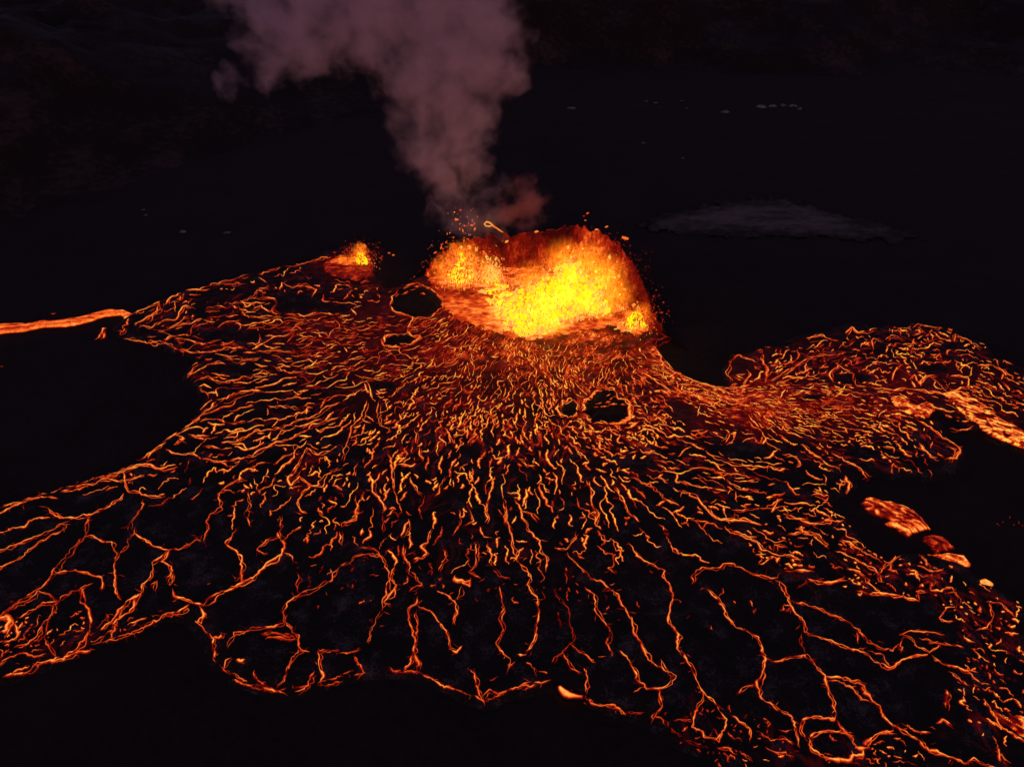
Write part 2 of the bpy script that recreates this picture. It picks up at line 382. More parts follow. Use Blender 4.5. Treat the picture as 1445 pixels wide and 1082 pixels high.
# ------------------------------------------------------------------ traced cracks (tile origin and scale, then polylines with heat and half width)
TR = []
def T(ox, oy, sc, rows):
    for h, wd, pts in rows:
        TR.append((h, wd, [(ox + a / sc, oy + b / sc) for a, b in pts]))
T(0, 660, 3.006, [
 (.8,2.2,[(-60,215),(0,192),(70,160),(130,135),(195,122),(240,128)]),(.82,2.6,[(255,100),(300,88),(345,75),(400,62),(455,45),(520,20),(560,5),(600,-20),(640,-5)]),
 (.78,2,[(455,45),(500,55),(560,48),(615,30)]),(.74,2.6,[(195,165),(215,190),(265,215),(325,212),(385,200),(430,180),(480,155),(510,135),(525,110)]),
 (.8,2.2,[(-60,300),(0,280),(50,258),(100,250),(130,228),(170,215),(215,210)]),(.72,2,[(-60,372),(0,355),(70,330),(150,300),(210,275),(250,245),(290,238)]),
 (.78,2.4,[(-60,455),(0,425),(60,390),(130,350),(200,310),(265,270),(290,240)]),(.62,2.2,[(385,205),(370,250),(360,290),(325,330),(290,370),(260,410),(230,450),(190,495),(150,520),(80,575),(0,625),(-50,660)]),
 (.74,2.2,[(360,290),(400,295),(430,315),(475,320),(490,325),(485,350),(505,375),(485,410),(482,440),(492,465),(480,500),(490,535),(520,555)]),
 (.58,1.8,[(505,375),(545,335),(540,310),(575,280),(575,255)]),(.62,1.8,[(550,270),(552,240),(585,200),(612,165),(605,140)]),
 (.78,2.4,[(575,280),(620,310),(665,340),(715,355),(690,385),(650,405),(650,440),(635,475),(605,500),(600,530)]),(.76,3,[(600,530),(550,560),(525,590),(495,625),(460,660),(425,690)]),
 (.76,2.2,[(715,355),(690,395),(715,420),(730,445),(705,470),(712,500),(735,485),(740,450)]),(.66,1.8,[(715,355),(770,345),(810,325),(860,295)]),
 (.76,3,[(600,530),(580,560),(555,600),(520,630),(480,670),(460,710)]),(.70,2.4,[(230,450),(285,438),(340,445),(400,460),(435,475),(430,520)]),
 (.66,2,[(40,600),(100,572),(160,530),(210,535),(240,570),(180,580),(150,600),(100,625),(75,640)]),(.55,2,[(245,570),(300,525),(350,510),(390,490)]),
 (.72,2.6,[(350,510),(350,570),(375,600),(380,650),(375,690),(345,740),(300,770),(265,795)]),(.64,2.4,[(240,570),(215,620),(190,660),(185,710),(205,760),(230,800)]),
 (.86,6,[(-40,650),(0,640),(30,630),(45,650),(20,690),(0,700)]),(.72,2.6,[(0,745),(60,725),(70,700),(60,665)]),(.70,2.4,[(60,760),(110,745),(150,720),(190,660)]),
 (.74,3,[(10,880),(50,865),(110,860),(160,820),(215,805),(265,795),(330,770),(380,755)]),(.7,2.4,[(-20,850),(0,830),(40,800),(90,785),(150,800),(190,790)]),
 (.66,2,[(425,730),(480,715),(540,690),(600,665),(650,640),(680,625),(730,610)]),(.82,4.5,[(715,612),(740,608),(770,600),(800,585)]),(.72,2.6,[(725,515),(745,545),(790,560),(830,570),(870,580)]),
 (.84,3.2,[(870,580),(910,545),(960,520),(1020,495),(1070,470),(1120,420),(1180,375),(1205,345),(1205,320),(1190,300)]),(.72,2,[(1190,300),(1185,275),(1195,245),(1193,210)]),
 (.72,2,[(1190,280),(1140,305),(1085,350),(1140,365)]),(.78,2.4,[(1030,490),(1025,450),(1030,420),(1020,375),(1000,350),(960,325),(985,290),(1000,250)]),
 (.6,2,[(860,315),(875,280),(875,230),(890,200),(935,175),(940,150),(925,120),(960,85),(1010,58),(1050,50)]),(.78,2.4,[(1053,100),(1058,160),(1045,205),(1060,250)]),
 (.76,2.2,[(1100,120),(1105,95),(1150,70),(1165,40)]),(.8,2.4,[(1270,10),(1215,45),(1230,70),(1265,30),(1315,75),(1265,125),(1260,145),(1280,180),(1300,190)]),
 (.76,2.2,[(1315,75),(1365,75),(1380,40),(1400,15),(1440,0)]),(.6,1.8,[(1240,400),(1240,375),(1205,360)]),
 (.66,2.2,[(1440,430),(1400,480),(1340,510),(1270,540),(1215,570),(1200,620),(1205,655),(1160,675),(1080,690),(1000,705),(980,740),(960,765)]),(.5,1.6,[(1270,540),(1260,500),(1275,470),(1260,440)]),
 (.66,2.4,[(1205,655),(1245,690),(1265,725),(1270,780),(1240,815),(1220,850),(1195,900),(1165,925)]),(.7,2,[(1270,780),(1320,780)]),
 (.74,2.6,[(850,590),(870,620),(850,650),(830,640),(870,690),(905,720),(900,770),(905,805)]),(.7,3,[(890,720),(940,720),(945,700)]),(.68,2,[(935,855),(960,820),(985,805)]),
 (.88,4.5,[(998,812),(1020,815),(1045,812)]),(.66,3,[(980,885),(1030,905),(1070,915),(1120,930),(1180,940),(1200,945)]),(.6,2.6,[(1070,860),(1080,890),(1130,920)]),
 (.72,2.4,[(1250,945),(1290,925),(1335,870)]),(.76,2.4,[(1350,775),(1355,810),(1360,850),(1365,875),(1350,910)]),(.68,2.2,[(1350,775),(1400,775),(1440,770)]),
 (.56,2,[(1365,915),(1410,905),(1445,890)]),(.7,2.2,[(520,20),(530,75),(545,105),(590,110),(640,128),(690,128)]),(.7,4.5,[(672,122),(690,112),(700,122)]),
 (.55,3.4,[(1110,712),(1160,700),(1210,708),(1255,720)]),(.5,3.2,[(1130,725),(1190,722),(1250,735)]),(.5,1.8,[(130,740),(170,720),(180,690)]),(.6,1.8,[(655,520),(660,480),(640,500)])])
T(480, 720, 3.006, [
 (.72,2.2,[(0,240),(45,215),(60,195),(120,185),(175,200),(200,235),(215,260),(205,300),(200,350),(180,400),(175,425)]),(.74,2,[(225,240),(220,290),(240,330),(210,370),(185,390),(215,410)]),
 (.68,2,[(175,430),(150,460),(130,510),(112,555)]),(.6,1.8,[(200,235),(160,175),(120,160),(80,160)]),(.8,2.8,[(270,150),(265,200),(290,225),(280,270)]),(.72,2,[(280,265),(320,280),(330,300),(360,330)]),
 (.8,2.6,[(385,85),(370,130),(350,160),(365,185),(345,205),(300,220)]),(.6,2,[(290,350),(330,330),(350,320)]),(.74,2.2,[(325,375),(320,395),(290,415),(290,460),(305,500),(320,560),(325,600),(300,640),(255,685)]),
 (.64,2,[(318,435),(325,500),(325,560)]),(.7,2.2,[(330,410),(385,430),(415,465),(440,500),(460,540),(465,580),(495,600),(520,570)]),(.74,2.2,[(410,345),(450,365),(480,385),(495,400),(490,440),(475,490)]),
 (.74,1.8,[(515,325),(510,355),(490,380)]),(.90,4.6,[(480,280),(500,300),(530,305),(560,295)]),(.7,2,[(545,265),(600,290)]),(.76,2.2,[(440,170),(445,215),(425,245),(410,265)]),
 (.7,1.8,[(575,130),(580,180),(575,240),(545,265)]),(.78,2.6,[(625,140),(635,200),(640,235)]),(.6,1.6,[(650,250),(680,285),(720,290)]),
 (.66,1.8,[(670,325),(680,370),(690,420),(680,460),(695,520),(665,560),(670,590),(715,625),(715,670),(700,695)]),
 (.78,2.1,[(700,0),(720,90),(735,160),(750,210),(775,245),(810,285),(795,315),(835,375),(845,420),(828,480),(825,540),(790,600)]),(.90,4.5,[(750,612),(765,612),(782,610)]),
 (.66,1.8,[(785,640),(820,670),(830,700)]),(.66,2,[(720,665),(745,645)]),(.8,2.2,[(760,0),(800,80),(840,130),(850,170),(880,200),(870,260)]),
 (.76,2.1,[(960,180),(985,215),(1020,240),(1060,290),(1120,315),(1180,370),(1210,430),(1250,490),(1250,520),(1290,590),(1320,640),(1345,665)]),(.74,2.2,[(925,158),(960,160),(990,120),(1000,95)]),
 (.90,3.4,[(908,158),(925,157),(938,160)]),(.5,1.6,[(900,320),(930,370),(965,410),(975,470),(990,510),(985,560),(950,590),(910,620),(905,645)]),(.72,1.9,[(970,570),(1010,590),(1050,610),(1075,640)]),
 (.62,1.8,[(950,600),(960,640),(990,670),(1020,690)]),(.7,2,[(1040,320),(1075,355),(1080,400),(1110,460),(1150,520),(1130,560),(1155,600),(1150,625)]),(.7,1.8,[(1095,615),(1120,620)]),
 (.78,2.2,[(1180,595),(1215,620),(1240,670),(1270,720),(1300,750),(1350,755),(1385,745),(1410,705),(1380,680),(1360,635)]),(.6,1.6,[(1240,770),(1290,750)]),(.68,2,[(1355,755),(1350,800),(1360,835),(1325,870),(1320,890)]),
 (.58,1.8,[(1090,150),(1130,180),(1160,185),(1155,240),(1135,250),(1170,275)]),(.78,2.2,[(1220,135),(1240,170),(1290,210),(1340,240),(1375,250),(1380,300),(1410,355),(1400,410),(1400,470),(1440,530),(1430,580),(1443,610)]),
 (.68,2.2,[(1035,660),(1050,710),(1045,760),(1050,770)]),(.86,7,[(925,735),(955,757),(990,772),(1025,778)]),(.76,2.8,[(1050,790),(1090,810),(1130,820),(1180,830),(1215,858)]),
 (.68,2.2,[(0,600),(40,605),(80,580)]),(.66,2.4,[(60,610),(75,650),(100,680),(50,695)]),(.74,2.8,[(350,690),(390,705),(440,730),(490,750),(520,765),(550,780)]),(.68,2.2,[(555,670),(570,710),(575,750),(600,790),(615,820)]),
 (.72,2.4,[(610,790),(630,765),(680,775),(720,755),(780,730),(805,725)]),(.52,1.8,[(630,720),(670,713)]),(.84,4,[(850,685),(865,686),(878,690)]),(.84,4,[(828,730),(842,728),(852,735)]),
 (.76,2.2,[(65,0),(60,30),(10,50),(0,70)]),(.86,4.2,[(88,70),(85,98),(90,105)]),(.8,2.4,[(0,90),(10,150)]),(.78,2.2,[(290,40),(275,80),(260,120)]),(.78,2.4,[(595,70),(610,120)]),(.74,2,[(500,0),(510,60),(475,110)]),
 (.55,3.4,[(310,610),(330,640),(320,670)]),(.5,1.8,[(180,100),(182,60),(178,20)]),(.8,2.2,[(620,0),(625,60)]),(.8,2.4,[(1050,20),(1090,10),(1085,60),(1110,80)])])
T(960, 720, 2.979, [
 (.80,2.6,[(0,585),(40,640),(60,700),(95,760),(130,800),(170,840)]),(.7,2.2,[(95,760),(90,800),(60,850),(45,910),(100,950),(150,970),(180,920),(195,890),(165,850)]),
 (.72,2.6,[(205,860),(250,890),(290,920),(290,970)]),(.6,2,[(-20,880),(45,884)]),
 (.78,2.6,[(115,330),(150,370),(180,400),(190,440),(235,490),(290,510),(325,545),(345,590),(360,620),(340,680),(320,740),(335,790),(390,820),(440,850),(470,870),(475,920),(495,960),(500,1000)]),
 (.76,2.4,[(360,625),(410,635),(450,620),(520,605),(560,640),(600,690),(615,740),(630,800),(645,860)]),(.5,1.6,[(520,600),(505,560),(510,520)]),
 (.76,2.6,[(610,700),(650,698),(700,712),(760,735),(790,780),(820,820),(850,870),(890,910),(940,935),(1000,965)]),(.7,2.2,[(620,715),(670,720),(720,745),(750,790),(800,810)]),
 (.7,2,[(700,712),(770,718)]),(.74,2.8,[(645,860),(640,880),(560,870),(510,880),(500,930),(515,960)]),(.72,3,[(645,885),(680,930),(720,970),(750,1010)]),
 (.72,2.6,[(540,960),(560,945),(620,930),(680,935),(720,960)]),(.74,3,[(540,960),(550,1010),(600,1045),(660,1055),(710,1050),(720,1020)]),(.72,4.2,[(770,1000),(790,970),(850,930),(890,935)]),
 (.84,5,[(725,1000),(745,1000),(765,995)]),(.74,3.4,[(720,1040),(760,1030),(770,1000)]),
 (.76,2.6,[(410,290),(430,330),(455,380),(480,430),(520,470),(530,510),(580,530),(650,555),(720,580),(780,600),(830,640),(875,665),(930,630),(985,615),(1035,610)]),
 (.66,2,[(455,380),(520,400),(590,415),(640,445),(690,465),(740,500),(780,550),(830,575),(890,590),(920,570)]),(.56,1.8,[(740,505),(745,560)]),(.7,2.2,[(790,590),(840,605),(880,660)]),
 (.62,2.2,[(50,310),(50,275),(95,240),(180,245),(190,222),(250,240),(300,265),(350,280),(410,287)]),(.62,1.8,[(410,290),(430,268)]),(.84,2.8,[(190,85),(250,100),(320,135),(350,170),(400,185),(460,195),(505,212)]),
 (.72,2,[(400,180),(395,150),(450,155)]),(.55,2,[(40,40),(80,45),(125,52)]),(.82,2.8,[(115,0),(165,42),(240,35),(300,45),(330,62)]),(.76,2.4,[(430,250),(490,260),(550,255)]),
 (.80,4,[(530,290),(580,305),(640,300),(690,290)]),(.4,1.8,[(530,290),(520,310),(485,330)]),(.82,3.4,[(740,340),(800,352),(870,350),(930,365),(1005,385)]),(.72,2.2,[(995,380),(990,345),(1040,345)]),
 (.72,2,[(925,525),(970,508),(1040,515),(1100,530)]),(.7,2.2,[(925,525),(960,540),(990,580),(1040,600),(1090,570)]),(.7,2,[(1000,540),(1060,560),(1120,570),(1190,580)]),(.62,1.8,[(915,560),(930,590),(920,610)]),
 (.72,2.6,[(1055,625),(1110,655),(1160,660),(1220,690),(1260,730),(1300,730)]),(.7,2,[(1130,680),(1180,720),(1205,740)]),(.68,2.4,[(940,900),(1000,940),(1050,935)]),
 (.72,4.4,[(1000,965),(1040,1010),(1080,1020),(1150,1040),(1200,1060)]),(.68,2.4,[(1200,1060),(1230,1048),(1300,1075),(1340,1100)]),(.62,5,[(1075,900),(1100,880),(1130,905)]),(.72,3.6,[(1112,830),(1118,790),(1120,770),(1115,755)]),
 (.76,3.4,[(1270,790),(1300,830),(1340,900),(1380,930),(1445,960)]),(.66,2.4,[(1310,945),(1330,1000),(1350,1060)]),(.66,2,[(1115,345),(1150,340),(1170,370),(1155,405),(1120,410),(1080,455),(1090,465),(1150,475)]),
 (.66,2.2,[(1240,500),(1290,490),(1310,450),(1300,400),(1290,380)]),(.76,3,[(1290,380),(1340,390),(1380,420),(1400,440)]),(.84,4,[(1195,530),(1215,545),(1235,552)]),(.68,2.4,[(330,940),(380,965),(440,960),(480,985)]),
 (.7,2.4,[(360,1000),(400,1020),(440,1015),(470,1040)]),(.6,1.8,[(420,920),(460,930)]),(.7,2.4,[(1320,1000),(1380,1060)]),(.9,5,[(668,135),(680,140),(688,152)]),
 (.8,2.6,[(650,175),(700,190),(760,220),(820,260),(840,300)]),(.8,2.4,[(700,150),(760,170),(830,210)]),(.76,2.6,[(700,245),(750,260),(790,310),(840,350)]),(.82,2.6,[(430,25),(500,45),(550,55),(600,50),(680,40)]),
 (.78,2.6,[(500,95),(550,110),(620,160)]),(.8,3.2,[(830,260),(850,240),(890,200),(920,180)]),(.86,6,[(950,245),(985,255),(1000,280),(1003,298)]),(.7,2.2,[(990,230),(1060,260),(1110,245)]),
 (.6,2,[(250,1010),(280,1030),(300,1060)]),(.6,2.2,[(150,1000),(200,1000),(230,1030)]),(.66,2.2,[(1010,180),(1040,230),(1020,200)]),(.62,2,[(230,780),(280,740),(305,730)])])
T(0, 340, 3.006, [
 (.80,2.6,[(565,310),(575,300),(620,275),(665,260),(675,280),(640,320),(600,345),(560,355)]),(.78,2.4,[(690,290),(660,320),(620,345)]),(.76,2.4,[(700,275),(730,240),(765,222)]),
 (.84,4,[(795,215),(850,205),(880,195)]),(.7,2.2,[(800,235),(850,225)]),(.72,2.2,[(880,195),(930,180),(960,165),(1020,160),(1055,148)]),(.68,2,[(940,180),(990,190),(1040,178)]),
 (.76,2.4,[(1090,145),(1140,130),(1200,110)]),(.66,2.2,[(1200,100),(1280,95),(1340,80),(1400,70)]),(.78,2.2,[(590,365),(640,370),(690,345),(740,330),(790,280),(820,290)]),(.78,2,[(670,385),(720,380),(760,345),(800,320)]),
 (.74,2,[(720,365),(800,355),(800,335)]),(.68,2.6,[(490,370),(510,385),(540,370)]),(.76,2.4,[(525,405),(580,412),(630,420),(690,430),(740,450),(800,460),(860,475),(920,465),(980,455),(1040,445)]),
 (.86,5,[(640,428),(660,432),(680,430)]),(.76,2.2,[(690,430),(735,405),(700,395)]),(.74,2,[(740,425),(800,420),(860,440),(930,425)]),(.74,2,[(780,455),(830,445)]),(.66,1.8,[(1060,450),(1100,430),(1110,400)]),
 (.88,4,[(1040,473),(1060,476),(1080,478)]),(.72,2,[(1080,470),(1150,470),(1250,465)]),(.80,2.6,[(950,505),(1000,508),(1050,508),(1110,500)]),(.80,2.4,[(785,570),(815,540),(845,528)]),
 (.74,2.2,[(845,590),(880,580),(910,600),(960,605),(1000,585),(1030,575),(1060,572)]),(.72,2,[(855,560),(870,570)]),(.68,1.8,[(840,620),(870,640),(885,670)]),(.80,2.6,[(920,675),(960,660),(1010,645),(1060,630),(1120,635)]),
 (.82,2.6,[(805,770),(840,740),(880,715),(920,690)]),(.76,2.2,[(970,720),(1020,710),(1075,700)]),(.78,2.4,[(850,770),(900,760),(940,765),(990,780),(1040,770)]),(.76,2.2,[(805,830),(850,830),(885,828)]),
 (.8,2.8,[(705,835),(740,815),(780,840),(740,870)]),(.76,2.2,[(860,880),(900,870),(935,885)]),(.8,2.2,[(940,850),(980,855),(1030,840),(1080,810),(1140,800),(1200,790),(1260,760),(1340,740),(1400,700),(1443,690)]),
 (.82,2.6,[(705,885),(760,905),(820,905),(870,925),(930,942),(1000,925),(1080,915),(1120,885),(1170,855),(1240,840),(1300,800),(1360,770),(1443,750)]),(.8,2.4,[(585,915),(620,895),(660,880),(700,855)]),
 (.84,2.8,[(440,1000),(500,980),(550,960),(600,950),(640,955),(690,965),(750,955)]),(.76,2.2,[(1130,700),(1180,700),(1240,708),(1275,712)]),(.74,2.2,[(980,275),(1040,250),(1080,240),(1105,205),(1140,198)]),
 (.8,2.4,[(980,275),(1020,290),(1040,325),(1100,325),(1190,320)]),(.78,2.2,[(1080,250),(1140,240),(1170,265),(1150,290),(1190,310)]),(.76,2.2,[(1060,290),(1110,280),(1150,300)]),
 (.76,2.4,[(1190,215),(1195,180),(1240,200),(1300,185),(1340,210),(1320,235)]),(.76,2.6,[(1210,310),(1280,320),(1350,305),(1440,310)]),(.76,2.6,[(1380,235),(1370,250),(1400,262)]),(.62,1.8,[(870,285),(940,280),(970,285)]),
 (.7,1.8,[(1160,540),(1220,560),(1290,555)]),(.84,2.4,[(1440,870),(1400,895),(1350,910),(1300,880),(1270,950),(1220,1000)]),(.68,1.8,[(1060,965),(1090,948),(1135,940)]),(.68,2,[(1165,955),(1200,920),(1240,900)])])
T(960, 420, 2.973, [
 (.72,2,[(225,350),(200,320),(205,265),(240,240),(290,262),(320,270)]),(.74,2.4,[(250,370),(290,330),(280,300)]),(.76,3,[(350,362),(362,310),(345,260),(345,225),(320,215)]),(.74,2.2,[(350,200),(380,205)]),
 (.74,3,[(437,212),(455,213)]),(.82,3.6,[(490,216),(512,214)]),(.76,2.4,[(380,360),(420,330),(480,290),(540,260),(600,240),(640,240)]),(.76,2.8,[(520,175),(580,155),(640,175),(660,180)]),
 (.78,2.6,[(690,150),(720,125),(740,145),(780,150),(820,135)]),(.7,2.2,[(860,180),(890,165),(940,180)]),(.74,2.4,[(980,130),(1000,112),(1040,125),(1100,130)]),(.68,2,[(975,165),(1020,150),(1000,120)]),
 (.76,2.2,[(1145,185),(1150,150),(1190,165),(1230,195),(1260,215)]),(.86,3.8,[(1255,285),(1300,285),(1345,300),(1375,330)]),(.74,2.2,[(1355,275),(1360,255),(1390,270)]),
 (.84,2.8,[(0,325),(60,345),(130,370),(200,378),(260,372),(340,362)]),(.74,2.2,[(810,220),(810,180),(840,170)]),(.7,2,[(640,360),(635,320),(670,290),(720,320),(730,370),(790,375)]),(.76,2.2,[(880,350),(900,300),(930,280)]),
 (.78,2.4,[(960,350),(975,320),(1000,370),(1030,330),(1080,330)]),(.80,2.6,[(800,380),(870,385),(950,385),(1020,390),(1090,400),(1130,420)]),(.80,3,[(1100,345),(1140,390),(1200,375),(1210,340),(1140,330)]),
 (.84,3.4,[(820,420),(850,425),(870,440)]),(.76,3.2,[(1000,520),(1060,550),(1100,590),(1140,600),(1175,630),(1160,670),(1110,680)]),(.74,2.4,[(1120,620),(1150,640),(1130,685)]),(.84,4.2,[(1000,610),(1030,650),(1080,680)]),
 (.76,2.6,[(850,630),(890,625),(900,650)]),(.78,2.6,[(985,640),(995,670)]),(.66,2.2,[(1040,715),(1065,735),(1055,750)]),(.76,2.2,[(510,610),(560,650),(610,690),(655,720)]),(.78,2.2,[(640,650),(690,690),(730,700),(800,745)]),
 (.86,3.8,[(690,750),(708,775),(695,810)]),(.84,2.8,[(180,610),(200,575),(230,570),(225,600),(195,620)]),(.8,2.6,[(100,650),(180,685),(240,700),(330,705),(400,720),(450,720)]),(.8,2.8,[(430,660),(480,660),(500,690),(480,715)]),
 (.78,2.4,[(40,715),(120,720),(180,740),(250,740),(330,765)]),(.8,2.4,[(0,770),(60,790),(120,795),(190,810)]),(.82,2.8,[(0,810),(60,830),(100,885),(160,930),(250,930),(320,950)]),(.78,2.2,[(190,770),(240,800),(310,810),(365,825)]),
 (.86,4.5,[(555,830),(600,835),(630,820)]),(.76,2,[(600,750),(620,785)]),(.78,2.4,[(220,890),(300,890),(370,880),(420,850)]),(.8,2.8,[(430,910),(500,930),(560,950),(640,930)]),(.78,2.4,[(450,1000),(520,990),(570,1000),(610,1040)]),
 (.76,2.2,[(180,970),(250,1000),(320,1010)]),(.86,4,[(660,1020),(700,1030),(760,1070)]),(.7,2.2,[(1135,545),(1180,545),(1230,538)])])
# longer cracks in the middle of the fan
T(480, 460, 3.006, [
 (.8,2.4,[(110,320),(85,400),(50,430),(35,470),(20,540),(5,580)]),(.78,2.2,[(170,320),(155,380),(180,420),(210,440),(190,450)]),(.82,2.4,[(165,625),(135,670),(155,720),(190,770),(180,790)]),(.74,2,[(205,540),(220,620),(235,700),(250,770),(265,800)]),
 (.76,2.2,[(300,650),(325,700),(345,725)]),(.62,1.8,[(445,640),(430,680),(405,730)]),(.76,2.4,[(65,720),(65,790),(60,820),(10,835)]),(.8,2.4,[(445,430),(470,480),(465,500)]),(.78,2.2,[(320,440),(330,520),(345,570)]),
 (.74,2.2,[(70,580),(70,620),(55,640)]),(.78,2.4,[(1000,740),(1010,770),(1050,790),(1090,830)]),(.8,2.4,[(1040,660),(1060,700),(1070,760),(1095,800),(1085,840)]),(.82,2.6,[(755,565),(790,595),(830,605)]),(.8,2.2,[(1160,690),(1200,740),(1215,780),(1270,830)]),
 (.78,2.2,[(1230,640),(1270,665),(1330,685),(1370,730),(1430,760)]),(.84,3,[(1380,600),(1443,608)]),(.86,2.8,[(930,330),(915,350),(935,380),(980,395)]),(.86,3,[(1035,395),(1100,405),(1170,412),(1215,400),(1225,350),(1225,310)]),
 (.86,3.4,[(1100,355),(1130,340),(1150,320),(1155,335),(1125,355)]),(.9,4.4,[(1245,500),(1262,512)]),(.88,3.4,[(1200,430),(1250,430),(1265,410)]),(.84,3.2,[(1250,535),(1225,545)]),(.8,3,[(1270,190),(1300,220),(1350,240),(1390,275),(1443,290)]),
 (.84,3,[(1320,80),(1350,120),(1370,160),(1400,190),(1443,205)]),(.7,2.4,[(185,85),(240,90),(320,75)]),(.8,2.6,[(185,75),(180,50),(190,35)]),(.76,3,[(280,30),(300,-20),(330,-60)]),
 (.82,3,[(250,590),(290,600),(320,580)]),(.74,2.2,[(690,740),(710,800),(700,830),(720,860)]),(.76,2.2,[(740,740),(770,790),(820,800),(840,830)]),(.8,2.6,[(665,640),(640,700),(620,760),(620,800)]),(.7,2,[(540,760),(560,830),(540,850)])])
def hole_ring(h, heat, wd, grow=1.04):
    c = np.mean(h, 0); p = [(c[0] + (a - c[0]) * grow, c[1] + (b - c[1]) * grow) for a, b in h]; return (heat, wd, p + [p[0]])
for rim_, h_ in (([(300, 928), (330, 953), (395, 974), (430, 968), (500, 946), (540, 943), (590, 947), (640, 968), (685, 989), (720, 973), (775, 962)], .60), ([(885, 1003), (925, 1008), (962, 1040), (1000, 1056)], .5), ([(0, 713), (80, 690), (150, 669), (185, 654), (205, 648), (232, 620), (262, 602), (277, 588), (284, 566)], .78), ([(268, 516), (284, 508), (270, 494)], .6), ([(60, 933), (115, 912), (150, 894), (200, 873), (240, 865), (270, 872)], .68), ([(936, 505), (950, 521), (975, 533), (1010, 545), (1035, 547)], .84), ([(922, 462), (944, 474), (926, 483), (936, 503)], .62), ([(0, 953), (60, 934)], .68)):
    rim_ = np.array(rim_, float); sl_ = np.concatenate([[0], np.cumsum(np.hypot(*np.diff(rim_, axis=0).T))]); q_ = 0
    while q_ < sl_[-1] - 4:
        e_ = min(q_ + 5 + 22 * rng.random(), sl_[-1]); tt_ = np.linspace(q_, e_, 4)
        if rng.random() < (.62 if h_ < .7 else .85): TR.append((h_ * (.75 + .4 * rng.random()), 1.8 + rng.random(), [(float(np.interp(t_, sl_, rim_[:, 0])), float(np.interp(t_, sl_, rim_[:, 1]) - 2.5 * rng.random())) for t_ in tt_]))
        q_ = e_ + 7 * rng.random()
TR += [hole_ring(HOLES[0], .70, 3.0, 1.08), hole_ring(HOLES[1], .74, 2.6, 1.1), hole_ring(HOLES[2], .84, 3.2, 1.15), hole_ring(HOLES[3], .82, 3.2, 1.08)]

ZONES = [  # n, cx, cy, rx, ry, len lo, hi, half width px, melt, jitter, cross, clump, gap
 (3600, 770, 515, 190, 34, 8, 26, 1.35, .80, .35, .15, .6, 2.7), (1800, 590, 480, 130, 36, 10, 30, 1.35, .76, .3, .1, .7, 3.0),
 (3800, 735, 565, 190, 40, 8, 26, 1.8, .90, .5, .2, .9, 4.0), (2600, 730, 615, 210, 34, 12, 40, 2.2, .98, .5, .18, .9, 4.8),
 (2600, 700, 670, 240, 38, 16, 60, 2.1, .96, .5, .15, .9, 6.5), (1600, 690, 735, 260, 45, 16, 60, 2.0, .86, .6, .2, 1.0, 9),
 (2200, 430, 500, 170, 72, 20, 80, 1.7, .82, .3, .1, 1.0, 5.8), (1900, 400, 585, 140, 60, 22, 80, 1.9, .84, .4, .15, 1.0, 6.5),
 (1500, 460, 665, 170, 60, 12, 46, 2.0, .84, .6, .25, 1.1, 8), (450, 400, 410, 170, 36, 8, 30, 1.6, .72, .6, .25, 1.8, 8),
 (2200, 860, 590, 90, 50, 8, 26, 2.3, 1.02, .6, .25, .8, 4.5), (900, 945, 525, 60, 42, 10, 30, 1.6, .94, .25, .08, .4, 3.0), (1600, 1005, 552, 70, 24, 10, 30, 1.8, 1.0, .3, .1, .5, 3.6),
 (3000, 1085, 575, 100, 38, 10, 30, 1.6, .92, .3, .1, .5, 3.3), (2400, 1210, 575, 120, 32, 10, 36, 1.9, .98, .35, .12, .9, 5.0),
 (2400, 1170, 520, 100, 28, 10, 40, 1.7, .96, .6, .25, .9, 4.2), (2400, 1290, 500, 110, 36, 10, 40, 1.7, .94, .65, .3, 1.1, 4.6), (1500, 1390, 560, 70, 40, 8, 30, 1.9, .96, .4, .2, 1.0, 5),
 (1100, 1230, 622, 115, 36, 8, 32, 1.9, .84, .5, .2, 1.2, 6.5),
 (1500, 1000, 650, 110, 46, 20, 70, 1.9, .90, .38, .12, 1.1, 7), (1500, 1090, 700, 120, 55, 16, 60, 2.0, .90, .45, .15, 1.1, 8),
 (1500, 1180, 760, 115, 46, 7, 28, 2.2, .92, .7, .35, 1.2, 7.5), (1000, 1260, 815, 95, 28, 6, 26, 2.2, .88, .7, .35, 1.3, 7.5),
 (800, 1390, 860, 60, 36, 6, 24, 2.0, .84, .7, .35, 1.3, 8), (800, 1410, 970, 55, 70, 8, 34, 2.0, .82, .5, .25, 1.3, 8),
 (80, 950, 830, 200, 60, 6, 26, 1.5, .45, .6, .3, 1.4, 15), (500, 1000, 1030, 90, 34, 5, 20, 1.7, .5, .8, .4, 1.4, 8),
 (220, 1150, 1060, 150, 30, 6, 26, 1.8, .62, .7, .4, 1.4, 10), (420, 110, 900, 150, 36, 6, 30, 1.6, .62, .6, .3, 1.4, 7),
 (260, 240, 660, 120, 40, 8, 44, 1.6, .66, .5, .2, 1.3, 10), (200, 560, 820, 260, 40, 5, 18, 1.5, .5, .8, .3, 1.5, 11),
 (700, 320, 470, 110, 30, 6, 34, 1.5, .66, .6, .25, 1.4, 6), (600, 240, 430, 90, 26, 8, 30, 1.5, .76, .6, .3, 1.5, 6),
]
for h_, w_, p_ in TR:
    p_ = np.array(p_, float)
    for i_ in range(len(p_) - 1):
        m_ = max(2, int(np.hypot(*(p_[i_ + 1] - p_[i_])) / 2))
        for t_ in np.linspace(0, 1, m_): q_ = p_[i_] * (1 - t_) + p_[i_ + 1] * t_; occ_mark(q_[0], q_[1], 4, 2.6)
for_net = [strands(*z) for z in ZONES]

